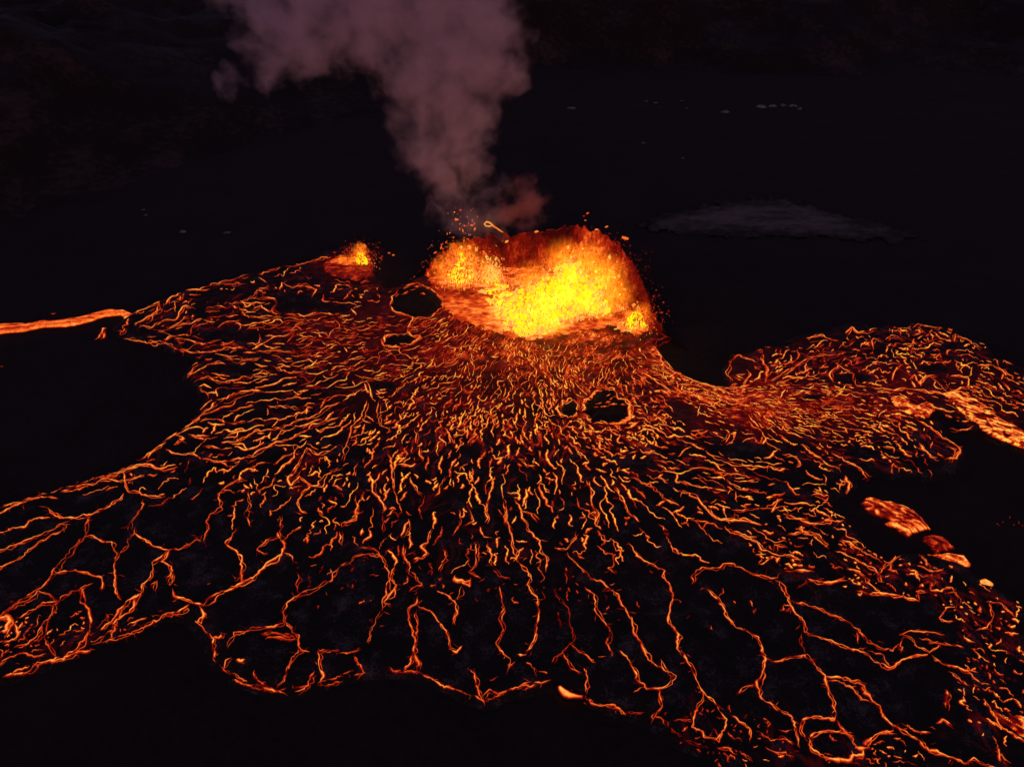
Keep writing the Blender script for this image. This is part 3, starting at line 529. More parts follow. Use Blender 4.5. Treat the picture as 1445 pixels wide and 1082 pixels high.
def resample(pts, step):
    p = np.array(pts, float); d = np.sqrt((np.diff(p, axis=0) ** 2).sum(1)); s = np.concatenate([[0], np.cumsum(d)])
    n = max(5, int(s[-1] / step) + 1); t = np.linspace(0, s[-1], n)
    return np.interp(t, s, p[:, 0]), np.interp(t, s, p[:, 1]), s[-1]
def wob(n, amp, corr):
    k = max(2, int(n / corr) + 2); return np.interp(np.linspace(0, k - 1, n), np.arange(k), rng.normal(0, amp, k))
def trace(h, wd, pts, main=True):
    x, y, L = resample(pts, 1.7); n = len(x)
    x = x + wob(n, .9, 2.2) + wob(n, 1.5, 6); y = y + wob(n, .7, 2.2) + wob(n, 1.1, 6)
    hh = np.clip(h * 1.16 * (.90 + wob(n, .12, 3) + wob(n, .10, 9)), .1, .9)
    if main and L > 25:      # the crust has closed over the crack here and there
        hh *= np.clip(1.3 - 1.7 * np.clip(wob(n, .38, 5), 0, 1), .35, 1)
    t = np.linspace(0, 1, n); end = np.clip(np.minimum(t, 1 - t) * L / 5, .25, 1)
    W = m_per_px(x, y) * wd * .62 * np.clip(1 + wob(n, .32, 2.5) + wob(n, .45, 9), .35, 2.4) * end
    return x[None], y[None], W[None], (hh * (.6 + .4 * end))[None], L
items = []; extra = []
for h, wd, pts in TR:
    x, y, W, H, L = trace(h, wd, pts)
    parts = [ribbons(x, y, W, H, lift=.03)]
    if L > 18:               # the crack often runs as two or three strands side by side
        x2, y2, W2, H2, _ = trace(h * .78, wd * .6, pts, False)
        o = wd * (.8 + wob(x2.shape[1], .6, 9)); parts.append(ribbons(x2 + o * .8, y2 + o * .5, W2, H2))
    items.append((L, wd, h, merge(parts)))
    # twigs and beads beside the crack
    for q in range(int(L / 15)):
        i = rng.integers(0, x.shape[1]); a = rng.random() * 6.28; m = 3 + rng.random() * 8
        px = x[0, i] + rng.normal(0, 2.5); py = y[0, i] + rng.normal(0, 2)
        tt = trace(h * (.45 + .5 * rng.random()), wd * (.45 + .4 * rng.random()), [(px, py), (px + math.cos(a) * m, py + math.sin(a) * m * .7)], False)
        extra.append(ribbons(*tt[:4]))

# ------------------------------------------------------------------ the ground and far terrain
def grid_mesh(name, x0, x1, y0, y1, step, zf, mat, parent=None):
    a = np.arange(x0, x1 + .1, step); b = np.arange(y0, y1 + .1, step); X, Y = np.meshgrid(a, b); Z = zf(X, Y)
    idx = np.arange(X.size).reshape(X.shape)
    F = np.stack([idx[:-1, :-1], idx[:-1, 1:], idx[1:, 1:], idx[1:, :-1]], -1).reshape(-1, 4)
    return mesh_np(name, np.stack([X, Y, Z], -1).reshape(-1, 3), F, mat, parent)
def ground_z(X, Y):
    far = sstep(260, 420, Y) + sstep(330, 420, np.abs(X))
    return -.25 + (fbm(X / 30, Y / 30, 2, 3) - .5) * .5 + np.clip(far, 0, 1) * (fbm(X / 90, Y / 90, 9, 4) - .4) * 6
tag(grid_mesh("ground", -3000, 3000, -600, 4000, 12, ground_z, M_ground), kind="structure")
def hill_z(X, Y):
    r = fbm(X / 120, Y / 120, 31, 5); r2 = np.abs(fbm(X / 45, Y / 70, 37, 4) - .5)
    foot_l = sstep(0, 180, (-X - 120) * .75 + (Y - 330) * .55)
    foot_r = sstep(0, 260, (Y - 470) - np.abs(X - 250) * .12 + (r - .5) * 120)
    back = sstep(0, 400, Y - 640)
    return -6 + foot_l * 55 * (.5 + r) + foot_r * sstep(-120, 60, X) * 62 * (.4 + r) + back * 60 * r + (foot_l + foot_r) * (-r2 * 34)
tag(grid_mesh("hills", -1200, 1200, 240, 1700, 8, hill_z, M_hill), kind="structure")

def poly_sheet(name, poly_px, mat, z0=.0, dome=.8, step=.5, heat=None, parent=None, wz=1.0, rag=1.0):
    """a shallow domed body with real thickness, outline given on the ground"""
    P = [tuple(float(c) for c in ground(a, b, wz)) for a, b in poly_px]
    xs = [p[0] for p in P]; ys = [p[1] for p in P]
    a = np.arange(min(xs) - 1, max(xs) + 1, step); b = np.arange(min(ys) - 1, max(ys) + 1, step); X, Y = np.meshgrid(a, b)
    sd = edge_dist(P, X, Y) * np.where(inside(P, X, Y), 1, -1) + (fbm(X / 2.4, Y / 2.4, 3, 3) - .5) * rag * 2
    base = surf(X, Y) if z0 is None else z0
    Z = base - .5 + (dome + .5) * sstep(-.6, 1.6, sd) + (fbm(X / 2, Y / 2, 8, 3) - .5) * .4 * sstep(0, 1, sd)
    keep = sd > -.7
    H = heat(X, Y, sd) if heat else np.zeros(X.shape)
    H = H * sstep(-.2, .45, sd)
    idx = np.arange(X.size).reshape(X.shape)
    k = keep[:-1, :-1] & keep[:-1, 1:] & keep[1:, 1:] & keep[1:, :-1]
    F = np.stack([idx[:-1, :-1], idx[:-1, 1:], idx[1:, 1:], idx[1:, :-1]], -1)[k]
    used = np.unique(F); mp = np.full(X.size, -1); mp[used] = np.arange(len(used))
    return mesh_np(name, np.stack([X, Y, Z], -1).reshape(-1, 3)[used], mp[F], mat, parent, {"melt": H.reshape(-1)[used]})

tag(poly_sheet("ash_slope", [(880, 330), (930, 300), (1000, 285), (1095, 276), (1150, 288), (1230, 310), (1310, 335), (1250, 342), (1150, 335), (1080, 334), (980, 330)], M_grey, 0, .4, 2.0, heat=lambda X, Y, sd: sstep(0, 13, sd), wz=.5, rag=9), kind="structure")

# ------------------------------------------------------------------ lava field: crust + cracks
field = empty("lava_field", (0, 120, 0))
tag(field, "vast black crusted lava field webbed with glowing orange cracks spreading from the crater", "lava field")
def flow_world(X, Y):
    px, py = to_px(X, Y, np.full(X.shape, 1.0)); fx, fy = flow(px, py)
    x1, y1 = ground(px + fx, py + fy, 1.0); dx, dy = x1 - X, y1 - Y; L = np.hypot(dx, dy) + 1e-9
    return dx / L, dy / L
CS = .36
cx_ = np.arange(GX0, GX1 - 2, CS); cy_ = np.arange(GY0, GY1 - 2, CS); CX, CY = np.meshgrid(cx_, cy_)
def bil(Fld, X, Y):
    u = np.clip((X - GX0) / GS, 0, len(gx) - 1.001); v = np.clip((Y - GY0) / GS, 0, len(gy) - 1.001)
    i = u.astype(np.int32); j = v.astype(np.int32); fu = u - i; fv = v - j
    return (Fld[j, i] * (1 - fu) + Fld[j, i + 1] * fu) * (1 - fv) + (Fld[j + 1, i] * (1 - fu) + Fld[j + 1, i + 1] * fu) * fv
SDf = bil(SD, CX, CY); ZZf = bil(ZZ, CX, CY)
use = SDf > -3.2
QX, QY, QZ, QS = CX[use], CY[use], ZZf[use], SDf[use]
FWX, FWY = flow_world(XX, YY)
def lic(g, length, ang_amp, ang_sc, seed):
    """noise smeared along the lava's direction of travel, so its zero lines become wrinkles and cracks that follow the flow"""
    n = max(4, int(length / (g * .5))); ds = length / n
    acc = vn(QX / g, QY / g, seed) + .5 * vn(QX / g * 2.1, QY / g * 2.1, seed + 1); w0 = 1.0
    for sgn in (1, -1):
        x, y = QX.copy(), QY.copy()
        for k in range(n):
            dx, dy = bil(FWX, x, y), bil(FWY, x, y)
            a = (vn(x / ang_sc, y / ang_sc, seed + 5) - .5) * 2 * ang_amp; c, s_ = np.cos(a), np.sin(a)
            x = x + sgn * ds * (dx * c - dy * s_); y = y + sgn * ds * (dx * s_ + dy * c)
            wk = 1 - (k + 1) / (n + 1)
            acc = acc + wk * (vn(x / g, y / g, seed) + .5 * vn(x / g * 2.1, y / g * 2.1, seed + 1)); w0 += wk
    acc = acc / w0; return (acc - acc.mean()) / acc.std()
LF = lic(.75, 3.0, .9, 2.5, 3); LM = lic(1.5, 6.5, 1.2, 4.0, 13); LC = lic(3.0, 13, 1.4, 6.5, 23)
QPX, QPY = to_px(QX, QY, QZ)
# cracks and wrinkles of the skin: (cx, cy, rx, ry, melt, plate size m)
SKIN = [(790, 480, 140, 16, .76, .8), (765, 500, 200, 40, .74, .8), (600, 470, 110, 40, .66, .9), (735, 560, 200, 48, .86, 1.3), (735, 620, 220, 42, .92, 1.9), (720, 690, 240, 50, .80, 2.8), (700, 760, 260, 50, .55, 3.2),
        (440, 505, 190, 75, .84, 2.2), (400, 590, 150, 60, .76, 2.8), (480, 660, 160, 50, .72, 2.6), (400, 405, 160, 36, .40, 1.9), (500, 388, 50, 26, .70, 1.0), (290, 440, 110, 40, .62, 2.2),
        (860, 580, 95, 55, .98, 1.4), (945, 525, 60, 44, .88, .9), (1015, 556, 80, 26, .92, .9), (1085, 575, 110, 42, .88, 1.0), (1210, 575, 130, 36, .84, 1.5), (1170, 520, 110, 34, .84, 2.0),
        (1290, 500, 120, 40, .80, 2.2), (1390, 570, 80, 50, .84, 1.4), (1230, 625, 120, 36, .82, 2.4), (1000, 645, 120, 50, .82, 2.4), (1090, 700, 130, 60, .78, 2.9), (1190, 765, 110, 48, .84, 2.4),
        (1270, 815, 90, 28, .80, 2.2), (1390, 870, 70, 50, .74, 2.4), (1410, 980, 50, 90, .74, 2.0), (1000, 1035, 90, 36, .45, 2.0), (1150, 1060, 160, 30, .5, 2.6), (110, 900, 150, 36, .5, 2.4), (240, 660, 120, 36, .55, 3.2)]
E = np.zeros(QX.shape); SZ = np.zeros(QX.shape); WT = np.full(QX.shape, 1e-6)
for a_, b_, c_, d_, m_, z_ in SKIN:
    k = np.exp(-(((QPX - a_) / c_) ** 2 + ((QPY - b_) / d_) ** 2)); E = np.maximum(E, m_ * np.clip(1.5 * k, 0, 1)); SZ += z_ * k; WT += k
SZ = SZ / WT
wf = sstep(1.7, .8, SZ) if False else 1 - sstep(.8, 1.5, SZ); wc = sstep(1.7, 3.0, SZ); wm = 1 - wf - wc
NN = np.clip(wf, 0, 1) * LF + np.clip(wm, 0, 1) * LM + np.clip(wc, 0, 1) * LC
wd_ = (.50 * np.clip(wf, 0, 1) + .30 * np.clip(wm, 0, 1) + .17 * np.clip(wc, 0, 1)) * 1.25
patch = fbm(QX / 9, QY / 9, 44, 3); patch2 = fbm(QX / 2.6, QY / 2.6, 47, 3)
ridge = np.clip(1 - np.abs(NN + .15) / wd_, 0, 1) ** .8
alive = sstep(.30, .58, .55 * patch + .45 * patch2 + (E - .75) * .25)
Hs = E * (1 - .45 * np.clip(wm, 0, 1) - .85 * np.clip(wc, 0, 1)) * ridge * (.35 + .65 * alive) * (.80 + .5 * (patch2 - .3)) * alive ** .35
darkspot = 1 - .75 * np.clip(1.3 * np.exp(-(((QPX - 762) / 42) ** 2 + ((QPY - 582) / 17) ** 2)), 0, 1) - .6 * np.exp(-(((QPX - 716) / 32) ** 2 + ((QPY - 545) / 14) ** 2))
wr = warmth(QPX, QPY) * (.05 + 1.25 * patch2) * np.where(QPY > 540, .8, 1)
He = np.maximum(Hs, wr * .8) * np.clip(darkspot, .15, 1) * (1 - .9 * void(QPX, QPY)) * sstep(-.6, 1.2, QS) * np.where(in_hole(QPX, QPY, 1.04), 0, 1)
QZ2 = QZ + Hs * .16 + (patch2 - .5) * .25
idm = np.full(CX.shape, -1); idm[use] = np.arange(use.sum())
kq = (idm[:-1, :-1] >= 0) & (idm[:-1, 1:] >= 0) & (idm[1:, 1:] >= 0) & (idm[1:, :-1] >= 0)
F = np.stack([idm[:-1, :-1], idm[:-1, 1:], idm[1:, 1:], idm[1:, :-1]], -1)[kq]
mesh_np("crust", np.stack([QX, QY, QZ2], -1), F, M_crust, field, {"melt": np.clip(He, 0, .9)})
items.sort(key=lambda q: -q[0] * (q[1] + 2))
for L, wd, h, (V, Fq, Hq) in items[:99]:
    mesh_np("crack", V, Fq, M_crack, field, {"melt": Hq})
V, Fq, Hq = merge([q[3] for q in items[99:]] + extra)
tag(mesh_np("crack", V, Fq, M_crack, field, {"melt": Hq}), kind="stuff")
V, Fq, Hq = merge(for_net)
tag(mesh_np("wrinkle", V, Fq, M_strand, field, {"melt": Hq}), kind="stuff")

# ------------------------------------------------------------------ dark islands of old rock inside the flow
ISL = [("black rock island ringed with lava below the left fountain", HOLES[0]), ("small flat black rock island left of centre below the larger rock island", HOLES[1]),
       ("small round black rock island in the fan, left of the wide split one", HOLES[2]), ("wide black rock island in the fan with molten spots across its top", HOLES[3])]
SPOT = {len(ISL[0][0]): [(584, 415, 3.6, .86), (598, 418, 4.4, .88), (604, 412, 2.6, .8), (576, 411, 2.4, .7), (590, 410, 2.6, .78), (573, 419, 3.0, .82)], len(ISL[1][0]): [(553, 479, 2.0, .72)],
        len(ISL[2][0]): [], len(ISL[3][0]): [(862, 566, 3.6, .90), (857, 572, 3.8, .90), (851, 577, 3.2, .84), (863, 574, 3.4, .9), (877, 577, 2.6, .86), (832, 566, 2.4, .78), (825, 572, 2.6, .82), (858, 562, 2.6, .8), (840, 580, 1.8, .7), (846, 575, 2.2, .8)]}
for lab, h in ISL:
    isl = tag(poly_sheet("rock_island", h, M_island, None, 1.0, .4, wz=1.3, rag=1.6), lab, "rock island")
    for sx_, sy_, wd_i, h_i in SPOT[len(lab)]:
        p_ = np.array([(sx_ - 3, sy_ + .8), (sx_, sy_), (sx_ + 4, sy_ - .5)]); tt = trace(h_i, wd_i * 2.0, p_, False)
        V, Fq, Hq = ribbons(*tt[:4], lift=1.1); mesh_np("molten_spot", V, Fq, M_crack, isl, {"melt": Hq})

# ------------------------------------------------------------------ streams and lobes outside the main crust
def streak_heat(dx, dy, base, var, edge=0.0, sx=9.0, sy=1.1, seed=0, holes=0.0, lines=0.0):
    L = math.hypot(dx, dy); dx /= L; dy /= L
    def f(X, Y, sd):
        u = X * dx + Y * dy; v = -X * dy + Y * dx
        n = fbm(u / sx, v / sy, 40 + seed, 4)
        fil = np.clip(1 - np.abs(fbm(u / 3.2, v / .75, 140 + seed, 3) - .5) / .13, 0, 1)
        cell = 1 - np.abs(fbm(u / (sx * .33), v / (sy * .6), 60 + seed, 3) - .5) * 2; braid = sstep(.55, .88, cell)
        n2 = fbm(X / 1.3, Y / 1.3, 50 + seed, 3)
        return np.clip((base + (n - .5) * var * 2 + (n2 - .5) * var + edge * np.exp(-((sd - .5) / .5) ** 2)) * (1 - holes * (1 - braid)) * (1 - lines + lines * (.45 + .85 * fil)), .04, .88)
    return f
A = lambda pts: [(a / 3.006, 340 + b / 3.006) for a, b in pts]
C = lambda pts: [(960 + a / 2.973, 420 + b / 2.973) for a, b in pts]
Fz = lambda pts: [(960 + a / 2.979, 720 + b / 2.979) for a, b in pts]
G = lambda pts: [(1200 + a / 7.215, 680 + b / 7.2) for a, b in pts]
def body(name, poly, hf, lab, cat, mat=M_stream, z0=0.0, dome=.7, step=.22, wz=.7, rag=.6, group=None):
    return tag(poly_sheet(name, poly, mat, z0, dome, step, hf, None, wz, rag), lab, cat, group)
body("lava_stream", A([(-260, 355), (0, 342), (120, 339), (200, 328), (300, 320), (380, 304), (430, 287), (480, 281), (520, 284), (560, 298), (600, 290), (625, 285), (600, 308), (575, 325), (545, 332), (505, 308), (440, 313), (370, 338), (280, 356), (180, 360), (100, 376), (0, 386), (-260, 410)]),
     streak_heat(1, .15, .50, .26, .16, 16, .9), "long smooth orange lava stream running off the left edge of the field", "lava stream", rag=.5)
body("lava_stream", C([(1085, 395), (1150, 378), (1210, 395), (1280, 437), (1330, 487), (1400, 527), (1520, 585), (1520, 650), (1380, 602), (1300, 572), (1220, 512), (1160, 462), (1135, 425)]),
     streak_heat(1, -.75, .80, .40, .12, 6, 2.2, 3, .75, .9), "bright yellow orange lava stream leaving the right side, pitted with dark holes", "lava stream", mat=M_lobe, z0=.9, wz=1.4)
body("lava_lobe", C([(880, 405), (940, 412), (985, 440), (1030, 425), (1068, 440), (1074, 462), (1050, 490), (1000, 505), (950, 480), (900, 450), (870, 425)]),
     streak_heat(1, -.2, .72, .34, .2, 5, 2.0, 5, .5, .9), "short round-nosed orange lava lobe beside a dark gap in the right arm", "lava lobe", mat=M_lobe, z0=.9, wz=1.4)
body("lava_lobe", G([(120, 195), (150, 150), (200, 130), (260, 135), (330, 165), (420, 160), (510, 190), (600, 225), (680, 275), (740, 330), (790, 390), (838, 460), (780, 455), (720, 480), (640, 500), (610, 555), (550, 520), (480, 460), (390, 420), (340, 395), (400, 360), (330, 350), (240, 310), (170, 250)]),
     streak_heat(1, -1.0, .74, .50, .16, 6, 2.2, 7, .6, .85), "large isolated orange lava lobe with a smooth glowing upper end, lying on dark ground", "lava lobe", mat=M_lobe, step=.22)
body("lava_lobe", G([(745, 525), (830, 500), (900, 510), (960, 515), (1010, 570), (1080, 630), (1090, 665), (1030, 680), (960, 685), (890, 700), (840, 650), (780, 600), (740, 560)]),
     streak_heat(1, -1, .36, .2, .03, 3, 2, 9, .5, .9), "dull dark red crusted lava lobe between two brighter lobes", "lava lobe", mat=M_lobe, step=.22)
body("lava_lobe", G([(770, 712), (850, 720), (940, 695), (1000, 685), (1090, 700), (1170, 710), (1230, 760), (1262, 810), (1240, 845), (1150, 835), (1070, 835), (1000, 825), (940, 790), (860, 750)]),
     streak_heat(1, -.6, .80, .36, .12, 5, 2, 11, .45, .7), "orange lava lobe with a pale smooth left end below the dull red lobe", "lava lobe", step=.3)
body("lava_lobe", G([(1155, 985), (1210, 1005), (1270, 980), (1340, 970), (1390, 952), (1440, 975), (1480, 1010), (1450, 1050), (1370, 1055), (1280, 1062), (1200, 1040)]),
     streak_heat(1, .1, .72, .12, .08, 5, 2, 13), "smooth pale orange lava lobe near the right edge shaped like a slug", "lava lobe", step=.3)
body("lava_lobe", Fz([(1365, 395), (1400, 400), (1445, 440), (1540, 530), (1540, 590), (1445, 500), (1400, 450), (1370, 425)]),
     streak_heat(1, -1, .62, .2, .1, 6, 1.8, 15, .4, .8), "narrow orange lava tongue cut by the right edge of the picture, above the broad one", "lava lobe", mat=M_lobe, step=.22)
body("lava_lobe", Fz([(1262, 585), (1310, 580), (1370, 605), (1445, 645), (1560, 700), (1560, 810), (1445, 730), (1400, 700), (1350, 660), (1290, 620)]),
     streak_heat(1, -.7, .80, .10, .06, 8, 2, 17, .25), "broad smooth pale orange lava tongue at the right edge", "lava lobe", step=.3)
body("lava_lobe", Fz([(1370, 690), (1400, 702), (1445, 735), (1500, 780), (1480, 810), (1420, 790), (1380, 750)]),
     streak_heat(1, -1, .36, .22, .05, 3, 1.5, 19, .6, .9), "mottled red crusted patch just below the broad pale tongue", "lava lobe", mat=M_lobe, step=.22)
body("lava_lobe", Fz([(1275, 785), (1310, 800), (1360, 850), (1420, 845), (1560, 880), (1560, 1010), (1445, 965), (1390, 925), (1340, 895), (1300, 850)]),
     streak_heat(1, -.8, .72, .40, .1, 8, 2.0, 21, .7, .95), "streaky orange lava sheet in the lower right corner", "lava lobe", mat=M_lobe, step=.22, z0=.6, wz=1.2)
body("lava_pool", E0 := [(480 + a / 3.006, 720 + b / 3.006) for a, b in [(920, 732), (935, 727), (955, 742), (985, 760), (1010, 768), (1035, 770), (1030, 786), (1000, 786), (965, 785), (940, 770), (925, 752)]],
     streak_heat(1, -.4, .80, .08, .04, 3, 2, 23), "elongated pale orange molten pool on the lower edge of the field", "lava pool", step=.2, z0=.9, wz=1.5, rag=.3)
# breakouts beyond the left edge of the field
for lab, pl in (("pair of hooked glowing cracks on dark ground below the left stream", [[(398, 402), (410, 395), (418, 368), (450, 362)], [(415, 408), (432, 400), (445, 370)], [(410, 380), (436, 392)]]),
                ("single tiny ember above the left lava stream", [[(208, 303), (228, 301)]]),
                ("tiny ember at the left edge of the picture", [[(-2, 522), (8, 524)]])):
    pts = []
    for q in pl:
        tt = trace(.72, 2.2, [(a / 3.006, 340 + b / 3.006) for a, b in q], False); pts.append(ribbons(*tt[:4], zf=lambda x, y: np.zeros_like(x) + .05))
    V, Fq, Hq = merge(pts); tag(mesh_np("lava_breakout", V, Fq, M_crack, None, {"melt": Hq}), lab, "lava breakout")
for a, b in [(1340, 940), (1352, 930), (1385, 905), (1425, 928), (1432, 945), (1405, 935)]:
    tt = trace(.62, 1.6, [(960 + a / 2.973, 420 + b / 2.973), (963 + a / 2.973, 421.5 + b / 2.973)], False)
    V, Fq, Hq = ribbons(*tt[:4], zf=lambda x, y: np.zeros_like(x) + .05)
    tag(mesh_np("ember", V, Fq, M_crack, None, {"melt": Hq}), "tiny orange ember on dark ground near the right edge", "ember", "scattered embers near the right edge")

# ------------------------------------------------------------------ crater wall
TOP = [(600, 388, 1.5), (608, 376, 4), (620, 360, 7), (642, 345, 10), (668, 336, 11), (700, 331, 12), (740, 328, 12.5), (780, 323, 13.5), (812, 320.5, 14.5), (848, 327, 14.5), (874, 344, 13), (893, 372, 11), (907, 404, 9), (919, 434, 6.5), (930, 460, 3.5), (946, 474, 1.8)]
BAS = [(607, 395), (620, 394), (634, 388), (652, 384), (674, 380), (702, 380), (740, 384), (778, 388), (808, 392), (838, 400), (858, 412), (876, 428), (890, 446), (900, 458), (914, 466), (935, 474)]
tw = np.array([[*at(a, b, z)] for a, b, z in TOP]); bw = np.array([[*at(a, b, .8)] for a, b in BAS])
ctr = np.array([at(745, 420, 0).x, at(745, 420, 0).y, 0])
ow = tw + (tw - ctr) * np.array([.16, .30, 0]); ow[:, 2] = -1.0
NU, NV = 420, 70
u = np.linspace(0, len(TOP) - 1, NU); ip = lambda arr: np.stack([np.interp(u, np.arange(len(TOP)), arr[:, c]) for c in range(3)], -1)
TT, BB, OO = ip(tw), ip(bw), ip(ow)
rim_n = (fbm(np.linspace(0, 90, NU), np.zeros(NU), 61, 5) - .5) * 4.5
TT[:, 2] += rim_n
rows = []; hts = []
for j in range(NV):
    t = j / (NV - 1)
    if t < .62:
        q = t / .62; p = BB * (1 - q) + TT * q; p[:, 2] = BB[:, 2] * (1 - q ** 1.4) + TT[:, 2] * q ** 1.4
    else:
        q = (t - .62) / .38; p = TT * (1 - q) + OO * q
    uu = np.linspace(0, 60, NU); n = (fbm(uu * 1.3, np.full(NU, t * 9), 71, 4) - .5)
    d = (p - ctr); d[:, 2] = 0; d /= np.linalg.norm(d, axis=1)[:, None] + 1e-6
    p = p + d * n[:, None] * 3.4; p[:, 2] += (fbm(uu * 2, np.full(NU, t * 14), 75, 3) - .5) * .9
    rows.append(p)
    if t < .62: hh = .50 - .20 * (t / .62) ** 1.5 + .34 * (fbm(uu * .35, np.full(NU, t * 3), 81, 3) - .5) * 2
    else: hh = np.full(NU, .40) * max(0, 1 - (t - .62) / .07)
    hh = hh * (1 - .42 * sstep(.68, .78, np.linspace(0, 1, NU))) * (1 - .25 * sstep(.22, .3, np.linspace(0, 1, NU)) * (1 - sstep(.40, .5, np.linspace(0, 1, NU))))
    hts.append(hh)
V = np.array(rows).reshape(-1, 3); idx = np.arange(NV * NU).reshape(NV, NU)
F = np.stack([idx[:-1, :-1], idx[:-1, 1:], idx[1:, 1:], idx[1:, :-1]], -1).reshape(-1, 4)
crater = empty("crater", tuple(ctr)); tag(crater, "horseshoe crater wall plastered with glowing red spatter behind the lava fountains", "crater")
mesh_np("spatter_wall", V, F, M_wall, crater, {"melt": np.array(hts)})

# crater floor: hot lumpy lake surface
floor_poly = [(604, 394), (640, 378), (700, 370), (780, 374), (850, 388), (892, 430), (925, 466), (900, 474), (860, 462), (800, 470), (745, 482), (700, 470), (640, 450), (618, 428), (612, 412)]
def floor_heat(X, Y, sd):
    px, py = to_px(X, Y, np.full(X.shape, 1.5))
    h = .40 + .22 * (fbm(X / 6, Y / 3, 90, 4) - .5) * 2 + (fbm(X / 1.6, Y / .9, 93, 3) - .5) * .55
    hot = np.exp(-(((px - 745) / 60) ** 2 + ((py - 448) / 22) ** 2)) * .42 + np.exp(-(((px - 655) / 40) ** 2 + ((py - 392) / 12) ** 2)) * .3 + np.exp(-(((px - 885) / 40) ** 2 + ((py - 460) / 9) ** 2)) * .3 + np.exp(-(((px - 720) / 40) ** 2 + ((py - 412) / 14) ** 2)) * .2
    cool = np.exp(-(((px - 662) / 40) ** 2 + ((py - 412) / 8) ** 2)) * .22
    return np.clip(h + .12 + hot - cool, .12, .95)
poly_sheet("lava_lake", floor_poly, M_lake, None, .25, .4, floor_heat, crater, 1.3, 3.0)

# ------------------------------------------------------------------ fountains
def fire(name, blobs, yb, strength, parent, color=(1, .25, .006), back=0.0):
    """burning spray: fine glowing droplets and gas too small to model one by one; it only gives off light"""
    B = []; bm = bmesh.new()
    for px, py, rpx, k in blobs:
        Y = at(px, yb, .8).y + back; c = at_y(px, py, Y); dep = c.y * cp - (c.z - CAM_H) * sp_; r = rpx * dep / FPX; B.append((c, r, k))
        q = bmesh.ops.create_icosphere(bm, subdivisions=2, radius=r * 1.3); bmesh.ops.translate(bm, verts=q['verts'], vec=c)
    me = bpy.data.meshes.new(name); bm.to_mesh(me); bm.free(); o = bpy.data.objects.new(name, me); col.objects.link(o)
    md = o.modifiers.new("r", 'REMESH'); md.mode = 'VOXEL'; md.voxel_size = .7
    dg = bpy.context.evaluated_depsgraph_get(); me2 = bpy.data.meshes.new_from_object(o.evaluated_get(dg)); bpy.data.objects.remove(o)
    s = NT(name + "_glow"); p = s.pos()
    nw = s.n("ShaderNodeTexNoise"); s.lk(p, nw.inputs["Vector"]); nw.inputs["Scale"].default_value = .35; nw.inputs["Detail"].default_value = 4
    wv = s.vmath('SCALE', s.vmath('SUBTRACT', nw.outputs["Color"], (.5, .5, .5)).outputs[0]); wv.inputs["Scale"].default_value = 4.5
    pw = s.vmath('ADD', p, wv.outputs[0]).outputs[0]; acc = None
    for c, r, k in B:
        d = s.vmath('DISTANCE', pw, tuple(c)).outputs["Value"]
        e = s.math('MULTIPLY', s.math('SUBTRACT', 1.0, s.math('DIVIDE', d, r)), k)
        acc = e if acc is None else s.math('SMOOTH_MAX', acc, e, .12)
    f = s.math('MAXIMUM', acc, 0.0); f = s.math('MULTIPLY', f, s.math('ADD', f, .25))
    n1 = s.noise(s.vmath('MULTIPLY', p, (1.5, 1.5, .55)).outputs[0], .75, 5, .7)
    g = s.maprange(n1, .42, .66, .0, 3.1, 'LINEAR')
    e = s.n("ShaderNodeEmission"); e.inputs[0].default_value = (*color, 1); s.lk(s.math('MULTIPLY', s.math('MULTIPLY', f, g), strength), e.inputs[1])
    s.lk(e.outputs[0], s.out.inputs[1]); s.m.cycles.volume_step_rate = .25
    V = np.array([v.co[:] for v in me2.vertices]) ; me2.transform(__import__('mathutils').Matrix.Translation(-Vector(parent.location)))
    me2.materials.clear(); me2.materials.append(s.m); o = bpy.data.objects.new(name, me2); return link(o, parent)
ICO = None
def ico(sub):
    bm = bmesh.new(); bmesh.ops.create_icosphere(bm, subdivisions=sub, radius=1.0)
    v = np.array([x.co[:] for x in bm.verts]); f = np.array([[q.index for q in p.verts] for p in bm.faces]); bm.free(); return v, f
IC4 = ico(4); IC1 = ico(1)
def lumps(specs, rough=.28):
    """specs: (x,y,z,rx,ry,rz,heat) jets; each a torn, upward-tapering lump; all merged"""
    V = []; F = []; H = []; o = 0
    v0, f0 = IC4
    for k, (x, y, z, rx, ry, rz, h) in enumerate(specs):
        n = np.array([mnoise.fractal(Vector(p) * 2.2 + Vector((k * 7.1, 3, k)), 1.0, 2.0, 4) for p in v0])
        n2 = np.array([mnoise.noise(Vector(p * [5, 5, 2.2]) + Vector((k * 3.3, 9, k))) for p in v0])
        r = 1 + rough * n * 1.6 + rough * .9 * n2
        p = v0 * r[:, None]; tap = 1 - .40 * np.clip(p[:, 2], -.2, 1)
        p = p * np.stack([tap * rx, tap * ry, np.full(len(p), rz)], -1) + np.array([x, y, z])
        V.append(p); F.append(f0 + o); H.append(np.clip(h + .0 * n, 0, 1)); o += len(p)
    return np.concatenate(V), np.concatenate(F), np.concatenate(H)
